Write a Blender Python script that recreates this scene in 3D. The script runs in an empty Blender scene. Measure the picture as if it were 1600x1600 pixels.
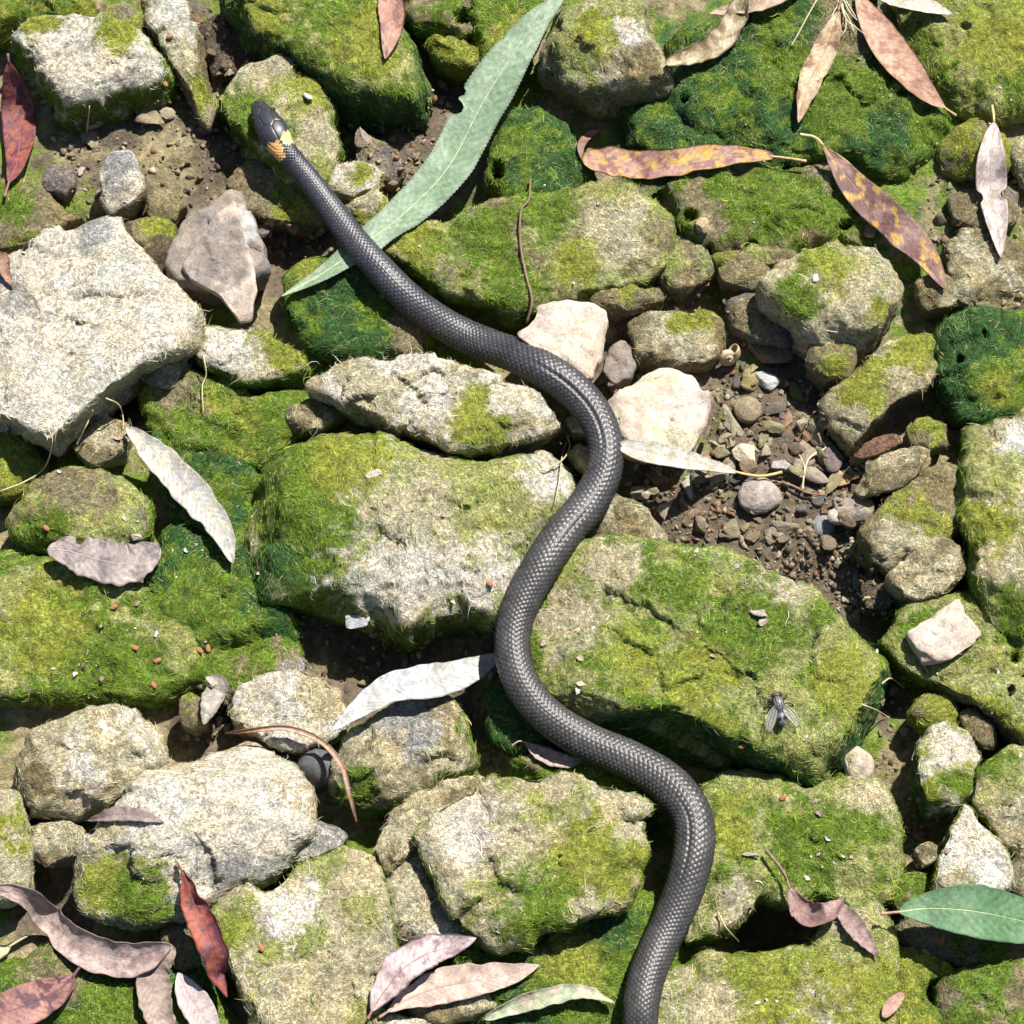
import bpy, math, random
import numpy as np
from mathutils import Vector
from mathutils.bvhtree import BVHTree

rng = np.random.default_rng(7)
random.seed(7)
scene = bpy.context.scene
C = scene.collection
S = 0.00025            # metres per photo pixel at the subject: the frame is 40 cm wide
rad = math.radians

# ------------------------------------------------------------------ camera
TILT = rad(19.0)
DIST = 1.0 / S         # camera distance in pixel units (1 m)
TANF = 800.0 / DIST
AIM = np.array([0.0, 0.0, 50.0])
FWD = np.array([0.0, math.sin(TILT), -math.cos(TILT)])
UPV = np.array([0.0, math.cos(TILT), math.sin(TILT)])
RGT = np.array([1.0, 0.0, 0.0])
CAMP = AIM - FWD * DIST
cd = bpy.data.cameras.new('camera')
cam = bpy.data.objects.new('camera', cd)
C.objects.link(cam)
cd.sensor_fit = 'HORIZONTAL'
cd.angle = 2 * math.atan(TANF)
cd.clip_start = 0.01
cd.clip_end = 100
cam.location = CAMP * S
cam.rotation_euler = (TILT, 0, 0)
scene.camera = cam

# ------------------------------------------------------------------ sky, sun, exposure
SUN_EL = rad(55)
SUN_AZ = rad(32)       # clockwise from +Y (top of the picture) towards +X
sun_dir = Vector((math.sin(SUN_AZ) * math.cos(SUN_EL), math.cos(SUN_AZ) * math.cos(SUN_EL), math.sin(SUN_EL)))
w = bpy.data.worlds.new('World')
scene.world = w
w.use_nodes = True
nt = w.node_tree
sky = nt.nodes.new('ShaderNodeTexSky')
sky.sky_type = 'NISHITA'
sky.sun_disc = False
sky.sun_elevation = SUN_EL
sky.sun_rotation = SUN_AZ
nt.nodes['Background'].inputs['Strength'].default_value = 0.05
nt.links.new(sky.outputs[0], nt.nodes['Background'].inputs['Color'])
ld = bpy.data.lights.new('sun', 'SUN')
ld.energy = 5.0
ld.angle = rad(0.5)
ld.color = (1.0, 0.95, 0.87)
sun = bpy.data.objects.new('sun', ld)
C.objects.link(sun)
sun.rotation_euler = sun_dir.to_track_quat('Z', 'Y').to_euler()
vs = scene.view_settings
vs.view_transform = 'Standard'
vs.look = 'None'
vs.gamma = 1
vs.exposure = 0.95
vs.use_curve_mapping = False
scene.cycles.max_bounces = 6

# ------------------------------------------------------------------ numpy helpers
_perm = np.random.default_rng(3).permutation(256)
_perm = np.concatenate([_perm, _perm, _perm])
_g = np.random.default_rng(4).normal(size=(256, 3))
_g /= np.linalg.norm(_g, axis=1)[:, None]

def noise(p):
    p = np.asarray(p, dtype=np.float64)
    i = np.floor(p).astype(np.int64)
    f = p - i
    u = f * f * f * (f * (f * 6 - 15) + 10)
    i &= 255
    out = 0
    for dx in (0, 1):
        wx = u[:, 0] if dx else 1 - u[:, 0]
        a = _perm[(i[:, 0] + dx) & 255]
        for dy in (0, 1):
            wy = u[:, 1] if dy else 1 - u[:, 1]
            b = _perm[(a + i[:, 1] + dy) & 255]
            for dz in (0, 1):
                wz = u[:, 2] if dz else 1 - u[:, 2]
                g = _g[_perm[(b + i[:, 2] + dz) & 255]]
                d = g[:, 0] * (f[:, 0] - dx) + g[:, 1] * (f[:, 1] - dy) + g[:, 2] * (f[:, 2] - dz)
                out = out + wx * wy * wz * d
    return out * 1.6

def fbm(p, scale, octv=3, seed=0.0, gain=0.5):
    p = np.asarray(p) / scale + seed * 17.31
    a, t = 1.0, 0
    for k in range(octv):
        t = t + a * noise(p)
        p = p * 2.03 + 5.7
        a *= gain
    return t

def P(px, py, z):
    """photo pixel -> world point (pixel units) on the horizontal plane z"""
    px, py, z = np.broadcast_arrays(np.asarray(px, float), np.asarray(py, float), np.asarray(z, float))
    nx = (px - 800) / 800 * TANF
    ny = (800 - py) / 800 * TANF
    d = FWD[None] + nx.reshape(-1, 1) * RGT + ny.reshape(-1, 1) * UPV
    t = (z.reshape(-1) - CAMP[2]) / d[:, 2]
    return (CAMP + d * t[:, None]).reshape(px.shape + (3,))

def toPix(v):
    r = v - CAMP
    dz = r @ FWD
    return 800 + (r @ RGT) / dz / TANF * 800, 800 - (r @ UPV) / dz / TANF * 800

def nrm(v):
    return v / np.maximum(np.linalg.norm(v, axis=-1, keepdims=True), 1e-9)

def sstep(a, b, x):
    t = np.clip((x - a) / (b - a), 0, 1)
    return t * t * (3 - 2 * t)

def mesh_from(name, verts, faces, cols=None, mat=None, smooth=True, origin=None):
    """verts in pixel units, faces an (n,k) array or a list of such arrays"""
    fl = faces if isinstance(faces, list) else [faces]
    me = bpy.data.meshes.new(name)
    v = np.asarray(verts, float)
    if origin is not None:
        v = v - np.asarray(origin, float)
    me.vertices.add(len(v))
    me.vertices.foreach_set('co', (v * S).astype(np.float32).ravel())
    tot = np.concatenate([np.full(len(f), f.shape[1]) for f in fl]).astype(np.int32)
    idx = np.concatenate([f.ravel() for f in fl]).astype(np.int32)
    me.loops.add(len(idx))
    me.loops.foreach_set('vertex_index', idx)
    me.polygons.add(len(tot))
    me.polygons.foreach_set('loop_start', np.concatenate([[0], np.cumsum(tot)[:-1]]).astype(np.int32))
    me.polygons.foreach_set('loop_total', tot)
    me.update(calc_edges=True)
    if smooth:
        me.polygons.foreach_set('use_smooth', np.ones(len(tot), bool))
    if cols is not None:
        at = me.attributes.new('col', 'FLOAT_COLOR', 'POINT')
        c4 = np.ones((len(v), 4), np.float32)
        c4[:, :cols.shape[1]] = cols
        at.data.foreach_set('color', c4.ravel())
    if mat:
        me.materials.append(mat)
    return me

def link(name, me, parent=None, origin=None):
    o = bpy.data.objects.new(name, me)
    C.objects.link(o)
    if parent is not None:
        o.parent = parent
    if origin is not None:
        o.location = np.asarray(origin) * S
    return o

def tag(o, label=None, cat=None, group=None, kind=None):
    if label: o['label'] = label
    if cat: o['category'] = cat
    if group: o['group'] = group
    if kind: o['kind'] = kind
    return o

def grid_faces(n, m, close_m=False):
    """quads for an n x m grid of vertices (row-major)"""
    i = np.arange(n - 1)[:, None]
    j = np.arange(m if close_m else m - 1)[None]
    j2 = (j + 1) % m
    return np.stack([i * m + j + 0 * j2, i * m + j2, (i + 1) * m + j2, (i + 1) * m + j], -1).reshape(-1, 4)

# ------------------------------------------------------------------ materials
def new_mat(name):
    m = bpy.data.materials.new(name)
    m.use_nodes = True
    return m, m.node_tree, m.node_tree.nodes['Principled BSDF']

def attr_mat(name, rough=0.85, spec=0.25, n_scale=900, n_amt=0.45, bump=0.5, bump_scale=1400, bdist=0.0004, transl=0.0, speck=0.0, coord='Object', fibre=0.0):
    m, t, b = new_mat(name)
    L = t.links.new
    at = t.nodes.new('ShaderNodeAttribute'); at.attribute_name = 'col'
    tc = t.nodes.new('ShaderNodeTexCoord')
    n1 = t.nodes.new('ShaderNodeTexNoise')
    n1.inputs['Scale'].default_value = n_scale
    n1.inputs['Detail'].default_value = 5
    n1.inputs['Roughness'].default_value = 0.7
    L(tc.outputs[coord], n1.inputs['Vector'])
    mr = t.nodes.new('ShaderNodeMapRange')
    mr.inputs[1].default_value = 0.3; mr.inputs[2].default_value = 0.7
    mr.inputs[3].default_value = 1 - n_amt; mr.inputs[4].default_value = 1 + n_amt * 0.7
    L(n1.outputs['Fac'], mr.inputs[0])
    mx = t.nodes.new('ShaderNodeVectorMath'); mx.operation = 'SCALE'
    L(at.outputs['Color'], mx.inputs[0]); L(mr.outputs[0], mx.inputs['Scale'])
    src = mx.outputs[0]
    if speck > 0:
        n3 = t.nodes.new('ShaderNodeTexNoise')
        n3.inputs['Scale'].default_value = n_scale * 0.33
        n3.inputs['Detail'].default_value = 6; n3.inputs['Roughness'].default_value = 0.75
        L(tc.outputs[coord], n3.inputs['Vector'])
        r3 = t.nodes.new('ShaderNodeMapRange')
        r3.inputs[1].default_value = 0.32; r3.inputs[2].default_value = 0.44
        r3.inputs[3].default_value = 1 - speck; r3.inputs[4].default_value = 1.0
        L(n3.outputs['Fac'], r3.inputs[0])
        m2 = t.nodes.new('ShaderNodeVectorMath'); m2.operation = 'SCALE'
        L(src, m2.inputs[0]); L(r3.outputs[0], m2.inputs['Scale'])
        src = m2.outputs[0]
    L(src, b.inputs['Base Color'])
    b.inputs['Roughness'].default_value = rough
    b.inputs['Specular IOR Level'].default_value = spec
    if bump > 0:
        n2 = t.nodes.new('ShaderNodeTexNoise')
        n2.inputs['Scale'].default_value = bump_scale
        n2.inputs['Detail'].default_value = 6; n2.inputs['Roughness'].default_value = 0.65
        L(tc.outputs[coord], n2.inputs['Vector'])
        bp = t.nodes.new('ShaderNodeBump')
        bp.inputs['Strength'].default_value = bump
        bp.inputs['Distance'].default_value = bdist
        hgt = n2.outputs['Fac']
        if fibre > 0:                       # matted threads: thin ridges along the level lines of warped noise
            for fs in (330, 620):
                nf = t.nodes.new('ShaderNodeTexNoise')
                nf.inputs['Scale'].default_value = fs
                nf.inputs['Detail'].default_value = 2.5
                nf.inputs['Distortion'].default_value = 1.6
                L(tc.outputs[coord], nf.inputs['Vector'])
                sb = t.nodes.new('ShaderNodeMath'); sb.operation = 'SUBTRACT'; sb.inputs[1].default_value = 0.5
                L(nf.outputs['Fac'], sb.inputs[0])
                ab = t.nodes.new('ShaderNodeMath'); ab.operation = 'ABSOLUTE'
                L(sb.outputs[0], ab.inputs[0])
                rg = t.nodes.new('ShaderNodeMapRange')
                rg.inputs[1].default_value = 0.0; rg.inputs[2].default_value = 0.045
                rg.inputs[3].default_value = fibre; rg.inputs[4].default_value = 0.0
                L(ab.outputs[0], rg.inputs[0])
                ad = t.nodes.new('ShaderNodeMath'); ad.operation = 'ADD'
                L(hgt, ad.inputs[0]); L(rg.outputs[0], ad.inputs[1])
                hgt = ad.outputs[0]
        L(hgt, bp.inputs['Height'])
        L(bp.outputs['Normal'], b.inputs['Normal'])
    if transl > 0:
        tr = t.nodes.new('ShaderNodeBsdfTranslucent')
        L(src, tr.inputs['Color'])
        ms = t.nodes.new('ShaderNodeMixShader')
        ms.inputs[0].default_value = transl
        L(b.outputs[0], ms.inputs[1]); L(tr.outputs[0], ms.inputs[2])
        out = [n for n in t.nodes if n.type == 'OUTPUT_MATERIAL'][0]
        L(ms.outputs[0], out.inputs['Surface'])
    return m

M_ROCK = attr_mat('algae crusted stone', n_scale=600, n_amt=0.6, bump=0.9, bump_scale=500, bdist=0.0012, speck=0.5, fibre=0.5)
M_STONE = attr_mat('clean stone', n_scale=900, n_amt=0.35, bump=0.7, bump_scale=700, bdist=0.0006, speck=0.25)
M_MUD = attr_mat('mud', rough=0.75, spec=0.35, n_scale=400, n_amt=0.5, bump=1.0, bump_scale=350, bdist=0.002, speck=0.4)
M_ALGAE = attr_mat('algae filament', rough=0.6, spec=0.3, n_scale=300, n_amt=0.25, bump=0, transl=0.25)
M_SNAKE = attr_mat('snake skin', rough=0.42, spec=0.5, n_scale=1500, n_amt=0.25, bump=0.12, bump_scale=3000, bdist=0.0001)
M_LEAF = attr_mat('leaf', rough=0.6, spec=0.35, n_scale=500, n_amt=0.35, bump=0.6, bump_scale=450, bdist=0.0007, speck=0.2, transl=0.12)
M_PEB = attr_mat('pebble stone', rough=0.7, n_scale=9, n_amt=0.45, bump=0.8, bump_scale=7, bdist=0.001, speck=0.3, coord='Generated')
M_BIT = attr_mat('small debris', rough=0.6, spec=0.3, n_scale=900, n_amt=0.3, bump=0.3, bump_scale=900, bdist=0.0003)

# cover letters: albedo of the surface, albedo of its filaments, strands per square pixel, length, lift
PAL = {
    'W': ((0.68, 0.63, 0.52), (0.73, 0.67, 0.55), 0.085, 8, 0.35),
    'C': ((0.48, 0.43, 0.28), (0.54, 0.48, 0.30), 0.100, 8, 0.4),
    'F': ((0.34, 0.345, 0.14), (0.30, 0.37, 0.060), 0.140, 8, 0.32),
    'Y': ((0.255, 0.28, 0.042), (0.31, 0.365, 0.042), 0.155, 8, 0.36),
    'G': ((0.115, 0.175, 0.018), (0.165, 0.285, 0.018), 0.200, 9, 0.36),
    'D': ((0.038, 0.095, 0.022), (0.060, 0.165, 0.032), 0.175, 10, 0.36),
    'O': ((0.25, 0.21, 0.115), (0.31, 0.27, 0.13), 0.050, 8, 0.4),
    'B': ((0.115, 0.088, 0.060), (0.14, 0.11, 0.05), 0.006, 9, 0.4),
    'S': ((0.34, 0.33, 0.31), (0.45, 0.42, 0.34), 0.010, 8, 0.35),
    'P': ((0.46, 0.38, 0.31), (0.50, 0.43, 0.33), 0.002, 8, 0.35),
    'K': ((0.10, 0.10, 0.105), (0.2, 0.2, 0.15), 0.002, 8, 0.35),
    'R': ((0.23, 0.12, 0.08), (0.3, 0.2, 0.1), 0.002, 8, 0.35),
    'U': ((0.22, 0.185, 0.16), (0.3, 0.25, 0.2), 0.004, 8, 0.35),
}
LET = list(PAL)
LI = {k: i for i, k in enumerate(LET)}
PC = np.array([PAL[k][0] for k in LET])
PS = np.array([PAL[k][1] for k in LET])
PD = np.array([PAL[k][2] for k in LET])
PL = np.array([PAL[k][3] for k in LET], float)
PLIFT = np.array([PAL[k][4] for k in LET])

STRANDS = 0.65
n_strands = [0]

def add_strands(parent, verts, quads, vn, wts, seed, dens_mul=1.0, comb=None, origin=(0, 0, 0), name='algae', maxn=40000):
    """filaments rooted on a surface, as one mesh of tapered ribbons"""
    r = np.random.default_rng(seed)
    a = verts[quads[:, 0]]; b = verts[quads[:, 1]]; c = verts[quads[:, 2]]; d = verts[quads[:, 3]]
    area = 0.5 * np.linalg.norm(np.cross(c - a, d - b), axis=1)
    fw = wts[quads].mean(1)
    fn = nrm(vn[quads].mean(1))
    cen = (a + b + c + d) / 4
    px, py = toPix(cen)
    inview = ((px > -60) & (px < 1660) & (py > -60) & (py < 1660)).astype(float)
    cl = np.clip(0.75 + 1.0 * fbm(cen, 38, 2, seed), 0.1, 2)
    fac = np.where(fn[:, 2] > 0.05, 1.0, 0.45) * np.where(fn[:, 2] < -0.35, 0, 1)
    view = (fn * nrm(CAMP - cen)).sum(1)
    fac = fac * np.where(view < 0.0, 0.2, 1.0) * (cen[:, 2] > hz(cen[:, 0], cen[:, 1]) - 32)
    dens = (fw @ PD) * area * cl * inview * fac * dens_mul * STRANDS
    n = int(min(dens.sum(), maxn))
    if n < 3:
        return None
    f = r.choice(len(quads), n, p=dens / dens.sum())
    u, v = r.random(n)[:, None], r.random(n)[:, None]
    root = (a[f] * (1 - u) + b[f] * u) * (1 - v) + (d[f] * (1 - u) + c[f] * u) * v
    N = fn[f]
    fwc = np.cumsum(fw[f], 1)
    let = (r.random(n)[:, None] * fwc[:, -1:] > fwc).sum(1).clip(0, len(LET) - 1)
    ang = fbm(root, 150, 2, seed + 3) * 5.0 + r.normal(0, 0.75, n)
    if comb is not None:
        ang = comb + 0.6 * fbm(root, 90, 2, seed + 3) + r.normal(0, 0.45, n)
    d0 = np.stack([np.cos(ang), np.sin(ang), np.zeros(n) - 0.6 * (1 - N[:, 2])], 1)
    d0 = nrm(d0 - (d0 * N).sum(1, keepdims=True) * N)
    side = nrm(np.cross(N, d0))
    Ln = PL[let] * np.exp(r.normal(0, 0.4, n))
    longer = (r.random(n) < 0.07) & (PC[let].sum(1) > 0.6)
    Ln = np.where(longer, Ln * 2.2, Ln)
    lift = PLIFT[let]
    SEG = 3
    step = Ln / SEG
    k = r.normal(0, 0.45, n)
    wid = (0.24 + 0.18 * r.random(n)) * np.where(r.random(n) < 0.03, 1.8, 1.0)
    wid = np.where(longer, wid * 1.35, wid)
    k = np.where(longer, k * 1.5, k)
    tw = r.normal(0, 0.7, n)
    p = root + N * (0.2 + 0.6 * r.random(n)[:, None])
    th = np.zeros(n)
    pts, sd = [], []
    up0 = r.random(n) * 0.40 * lift
    for s in range(SEG + 1):
        dcur = d0 * np.cos(th)[:, None] + side * np.sin(th)[:, None]
        scur = -d0 * np.sin(th)[:, None] + side * np.cos(th)[:, None]
        pts.append(p)
        sd.append(scur * np.cos(tw)[:, None] + N * np.sin(tw)[:, None])
        up = up0 * (1 - s / 2.0)
        p = p + (dcur + N * up[:, None]) * step[:, None]
        th = th + k + r.normal(0, 0.3, n)
    V = np.zeros((n, 2 * SEG + 1, 3))
    for s in range(SEG):
        ww = (wid * (1 - 0.55 * s / SEG))[:, None]
        V[:, 2 * s] = pts[s] - sd[s] * ww
        V[:, 2 * s + 1] = pts[s] + sd[s] * ww
    V[:, 2 * SEG] = pts[SEG]
    base = (np.arange(n) * (2 * SEG + 1))[:, None]
    Q = np.concatenate([base + np.array([[2 * s, 2 * s + 1, 2 * s + 3, 2 * s + 2]]) for s in range(SEG - 1)])
    T = base + np.array([[2 * SEG - 2, 2 * SEG - 1, 2 * SEG]])
    col = PS[let] * np.exp(r.normal(0, 0.33, n))[:, None]
    hue = r.normal(0, 1, n)[:, None]
    col = col * (1 + hue * np.array([0.16, 0.03, -0.05]))
    straw = r.random(n) < 0.14
    col[straw] = np.array([0.42, 0.36, 0.19]) * (0.6 + 0.8 * r.random(straw.sum())[:, None])
    cols = np.repeat(np.clip(col, 0.004, 0.85)[:, None], 2 * SEG + 1, 1).reshape(-1, 3)
    n_strands[0] += n
    me = mesh_from(name, V.reshape(-1, 3), [Q, T], cols, M_ALGAE, origin=origin)
    return tag(link(name, me, parent), kind='stuff')

# ------------------------------------------------------------------ rocks
JOBS = []
SURF = []      # (verts, quads) of everything that can carry things

def resample(poly, spacing):
    q = np.asarray(poly, float)
    for _ in range(1):                       # clip the traced corners a little
        nx = np.roll(q, -1, 0)
        q = np.stack([q * 0.91 + nx * 0.09, q * 0.09 + nx * 0.91], 1).reshape(-1, 2)
    seg = np.roll(q, -1, 0) - q
    ln = np.linalg.norm(seg, axis=1)
    cum = np.concatenate([[0], np.cumsum(ln)])
    n = max(28, int(cum[-1] / spacing))
    t = np.linspace(0, cum[-1], n, endpoint=False)
    i = np.clip(np.searchsorted(cum, t, side='right') - 1, 0, len(q) - 1)
    return q[i] + seg[i] * ((t - cum[i]) / np.maximum(ln[i], 1e-6))[:, None]

def cover(verts, pixx, pixy, base, side, nz, blobs, seed):
    wt = np.zeros((len(verts), len(LET)))
    n = fbm(verts, 55, 3, seed + 9)
    fine = fbm(verts, 18, 2, seed + 10)
    sidew = sstep(0.60, 0.25, nz + 0.22 * n + 0.15 * fine)
    mix = {}
    bl = list(base)
    if len(bl) == 1:
        wt[:, LI[bl[0]]] = 1
    else:                                     # first letter dominates, second comes in patches
        m = sstep(-0.10, 0.22, fbm(verts, 85, 2, seed + 21) + 0.55 * fbm(verts, 22, 3, seed + 22) - 0.08)
        wt[:, LI[bl[0]]] = 1 - m
        wt[:, LI[bl[1]]] += m
    for (x, y, rr, l) in blobs:
        d = np.hypot(pixx - x, pixy - y) / rr + 0.55 * n + 0.4 * fine
        m = sstep(1.15, 0.6, d)[:, None]
        wt = wt * (1 - m)
        wt[:, LI[l]] += m[:, 0]
    sv = np.zeros(len(LET)); sv[LI[side]] = 1
    wt = wt * (1 - sidew[:, None]) + sv * sidew[:, None]
    return wt

rock_id = [0]
def rock(label, base, z, poly, tilt=(0, 0), depth=None, flare=0.0, bev=10, dome=8, rough=1.0, side=None, blobs=(), holes=(), lump=0.0,
         name='rock', cat='rock', mat=None, sp=5.1, dens=1.0, cuts=7, comb=None, group=None):
    rock_id[0] += 1
    sd = rock_id[0]
    r = np.random.default_rng(100 + sd)
    side = side or base[0]
    z = z * 0.8
    if bev >= 24 and not lump:                            # boulders
        dome = dome * 1.6
    elif not lump:
        bev, dome = bev * 0.45, dome * 0.45
    elif bev < 50:
        bev, dome = bev * 0.9, dome * 0.7
    if not lump:
        cuts = cuts + 6 if cuts else 0
    depth = depth if depth is not None else z + 40
    pw = P([p[0] for p in poly], [p[1] for p in poly], float(z))[:, :2]
    xa, ya = pw[:, 0], pw[:, 1]
    if (xa * np.roll(ya, -1) - ya * np.roll(xa, -1)).sum() < 0:
        pw = pw[::-1]
    out = resample(pw, sp)
    n = len(out)
    cen = out.mean(0)
    rel = out - cen
    R = np.linalg.norm(rel, axis=1)
    jg = np.concatenate([out, np.full((n, 1), sd * 3.1)], 1)
    grow = (7 if R.mean() > 40 else 3) + min(3, R.mean() * 0.04) * fbm(jg, 26, 3, sd) * (rough if cuts else 0) - min(9, R.mean() * 0.1) * np.maximum(0, fbm(jg, 40, 1, sd + 2) - 0.25) * (1 if cuts else 0)
    out = out + rel / R[:, None] * grow[:, None]
    rel = out - cen
    R = np.linalg.norm(rel, axis=1)
    size = R.mean()
    nr = max(6, int(np.percentile(R, 80) / sp))
    rim = min(0.35, 1.6 * sp / size)
    tr = np.concatenate([np.linspace(0, 1 - rim, nr - 1)[1:], 1 - rim * np.array([0.62, 0.3, 0.1, 0.0])])
    nr = len(tr)
    # top
    T = tr[:, None]
    d_edge = (1 - T) * R[None]
    xy = cen + rel[None] * T[..., None]
    q = np.clip(1 - d_edge / bev, 0, 1)
    zt = z + (xy[..., 0] - cen[0]) * tilt[0] + (xy[..., 1] - cen[1]) * tilt[1] + dome * (1 - T ** 2) - bev * (1 - np.sqrt(np.maximum(1 - q * q, 0)))
    top = np.concatenate([xy, zt[..., None]], 2)
    # sides
    ns = max(6, int(depth / (sp * 1.9)))
    s = np.linspace(0, 1, ns + 1)[1:][:, None]
    out_dir = nrm(rel)
    xys = out[None] + out_dir[None] * (flare * depth * s - 0.12 * depth * s * s)[..., None]
    zs = zt[-1][None] - depth * s
    sides = np.concatenate([xys, np.broadcast_to(zs[..., None], xys.shape[:2] + (1,))], 2)
    V = np.concatenate([top, sides]).reshape(-1, 3)
    rows = nr + ns
    V = np.concatenate([V, [[cen[0], cen[1], z + dome]]])
    ci = len(V) - 1
    Q = grid_faces(rows, n, True)[:, ::-1]
    j = np.arange(n)
    fan = np.stack([np.full(n, ci), j, (j + 1) % n], 1)
    # chip the edges with planes
    c3 = np.array([cen[0], cen[1], z - depth * 0.4])
    for k in range(cuts):
        az = r.uniform(0, 2 * math.pi); el = r.uniform(0.5, 1.25)
        nn = np.array([math.cos(az) * math.cos(el), math.sin(az) * math.cos(el), math.sin(el)])
        dd = (V - c3) @ nn
        lim = dd.max() - r.uniform(0.015, 0.065) * (dd.max() - dd.min())
        V = V - np.maximum(dd - lim, 0)[:, None] * nn * 0.85
    def normals(V):
        g = V[:-1].reshape(rows, n, 3)
        dj = np.roll(g, -1, 1) - np.roll(g, 1, 1)
        di = np.empty_like(g)
        di[1:-1] = g[2:] - g[:-2]; di[0] = g[1] - V[-1]; di[-1] = g[-1] - g[-2]
        nn = nrm(np.cross(di, dj).reshape(-1, 3))
        return np.concatenate([nn, [[0, 0, 1.0]]])
    vn = normals(V)
    amp = min(size * 0.05, 6) * rough
    disp = amp * fbm(V, max(size * 0.55, 14), 3, sd) + min(2.6, size * 0.03) * rough * fbm(V, 17, 3, sd + 40)
    rg = np.abs(fbm(V, max(size * 0.35, 12), 2, sd + 60))
    disp -= amp * 0.9 * np.maximum(0, 0.22 - rg)          # creases
    if cuts and size > 30:                                # hewn facets: small tilted planes that meet in ledges
        K = int(np.clip(size / 6, 8, 40))
        sp_ = V[r.integers(0, len(V), K)]
        d2 = ((V[:, None, :] + (6 * fbm(V, 20, 2, sd + 90))[:, None, None] - sp_[None]) ** 2).sum(-1)
        k1 = d2.argmin(1)
        gr = r.normal(0, 0.13 if not lump else 0.05, (K, 3))
        fd = ((V - sp_[k1]) * gr[k1]).sum(1) + r.normal(0, size * 0.008, K)[k1]
        lim = min(6.0, size * 0.05)
        disp += np.clip(fd, -lim, lim) * min(1.0, rough)
    if lump:
        disp += lump * fbm(V, 75, 2, sd + 70) + lump * 0.4 * fbm(V, 24, 2, sd + 71)
    V = V + vn * disp[:, None]
    pxx, pyy = toPix(V)
    for (hx, hy, ra, rb, rot) in holes:
        dx, dy = pxx - hx, pyy - hy
        ca, sa = math.cos(rad(rot)), math.sin(rad(rot))
        e = np.hypot((dx * ca + dy * sa) / ra, (-dx * sa + dy * ca) / rb) + 0.12 * fbm(V, 12, 1, sd)
        V[:, 2] -= 70 * sstep(1.1, 0.75, e) * (V[:, 2] > z - 60)
    vn = normals(V)
    wt = cover(V, pxx, pyy, base, side, vn[:, 2], blobs, sd)
    col = wt @ PC
    tone = np.exp(0.28 * fbm(V, 28, 3, sd + 5) + 0.16 * fbm(V, 8, 2, sd + 6))
    col = col * tone[:, None] * (1 + 0.10 * fbm(V, 60, 2, sd + 8)[:, None] * np.array([1, 0.2, -1]))
    org = np.array([cen[0], cen[1], z - depth])
    me = mesh_from(name, V, [Q, fan], np.clip(col, 0.01, 0.8), mat or M_ROCK, origin=org)
    o = link(name, me, None, org)
    tag(o, label, cat, group)
    SURF.append((V, Q))
    JOBS.append((o, V, Q, vn, wt, 500 + sd, dens, comb, org))
    return o

# ------------------------------------------------------------------ ground
def make_ground():
    inner = np.arange(-1150, 1151, 9.0)
    outer = np.array([1250, 1450, 1800, 2500, 4000, 8000, 20000.0])
    ax = np.concatenate([-outer[::-1], inner, outer])
    X, Y = np.meshgrid(ax, ax)
    V = np.stack([X.ravel(), Y.ravel(), np.zeros(X.size)], 1)
    pxx, pyy = toPix(V)
    h = -30 + 10 * fbm(V, 160, 3, 1) + 6 * fbm(V, 40, 3, 2) + 3 * fbm(V, 14, 2, 3)
    for (x, y, rr, up) in [(1220, 720, 190, 26), (255, 220, 110, 26), (60, 330, 110, 16), (1010, 780, 70, 16), (1250, 200, 230, 44), (1480, 300, 140, 26),
                           (1205, 1448, 75, -75), (80, 1410, 55, -45), (70, 1285, 30, -40), (600, 1010, 110, -26), (690, 110, 60, -25), (1395, 1060, 50, -35), (180, 600, 50, -35),
                           (890, 690, 45, -25), (745, 1110, 50, -30), (440, 370, 70, -20), (390, 60, 60, -20), (450, 1370, 50, -25), (1430, 1290, 40, -25), (540, 220, 40, -25), (1465, 640, 40, -25), (1300, 940, 60, -12)]:
        h = h + up * np.exp(-(((pxx - x) ** 2 + (pyy - y) ** 2) / rr ** 2))
    V[:, 2] = h
    g = V.reshape(len(ax), len(ax), 3)
    gx = np.gradient(g, axis=1); gy = np.gradient(g, axis=0)
    vn = nrm(np.cross(gx, gy).reshape(-1, 3))
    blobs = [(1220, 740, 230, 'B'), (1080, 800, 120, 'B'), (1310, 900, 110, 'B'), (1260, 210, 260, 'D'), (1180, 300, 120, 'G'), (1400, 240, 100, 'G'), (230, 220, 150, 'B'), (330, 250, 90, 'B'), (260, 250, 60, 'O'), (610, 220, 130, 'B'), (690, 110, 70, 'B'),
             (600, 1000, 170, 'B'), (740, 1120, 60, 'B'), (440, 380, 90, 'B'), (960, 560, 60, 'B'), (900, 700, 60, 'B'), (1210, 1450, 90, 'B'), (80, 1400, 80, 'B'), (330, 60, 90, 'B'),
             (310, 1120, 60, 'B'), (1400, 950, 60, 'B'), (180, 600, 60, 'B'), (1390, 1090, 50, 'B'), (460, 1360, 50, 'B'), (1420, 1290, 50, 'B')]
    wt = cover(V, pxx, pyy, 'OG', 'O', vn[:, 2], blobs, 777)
    col = (wt @ PC) * np.exp(0.3 * fbm(V, 40, 3, 5) + 0.25 * fbm(V, 12, 2, 6))[:, None]
    Q = grid_faces(len(ax), len(ax))
    me = mesh_from('ground', V, Q, np.clip(col, 0.01, 0.7), M_MUD)
    o = tag(link('ground', me), 'dark brown mud and silt between the stones', None, None, 'structure')
    SURF.append((V, Q))
    JOBS.append((o, V, Q, vn, wt, 499, 0.8, None, (0, 0, 0)))
make_ground()

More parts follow.
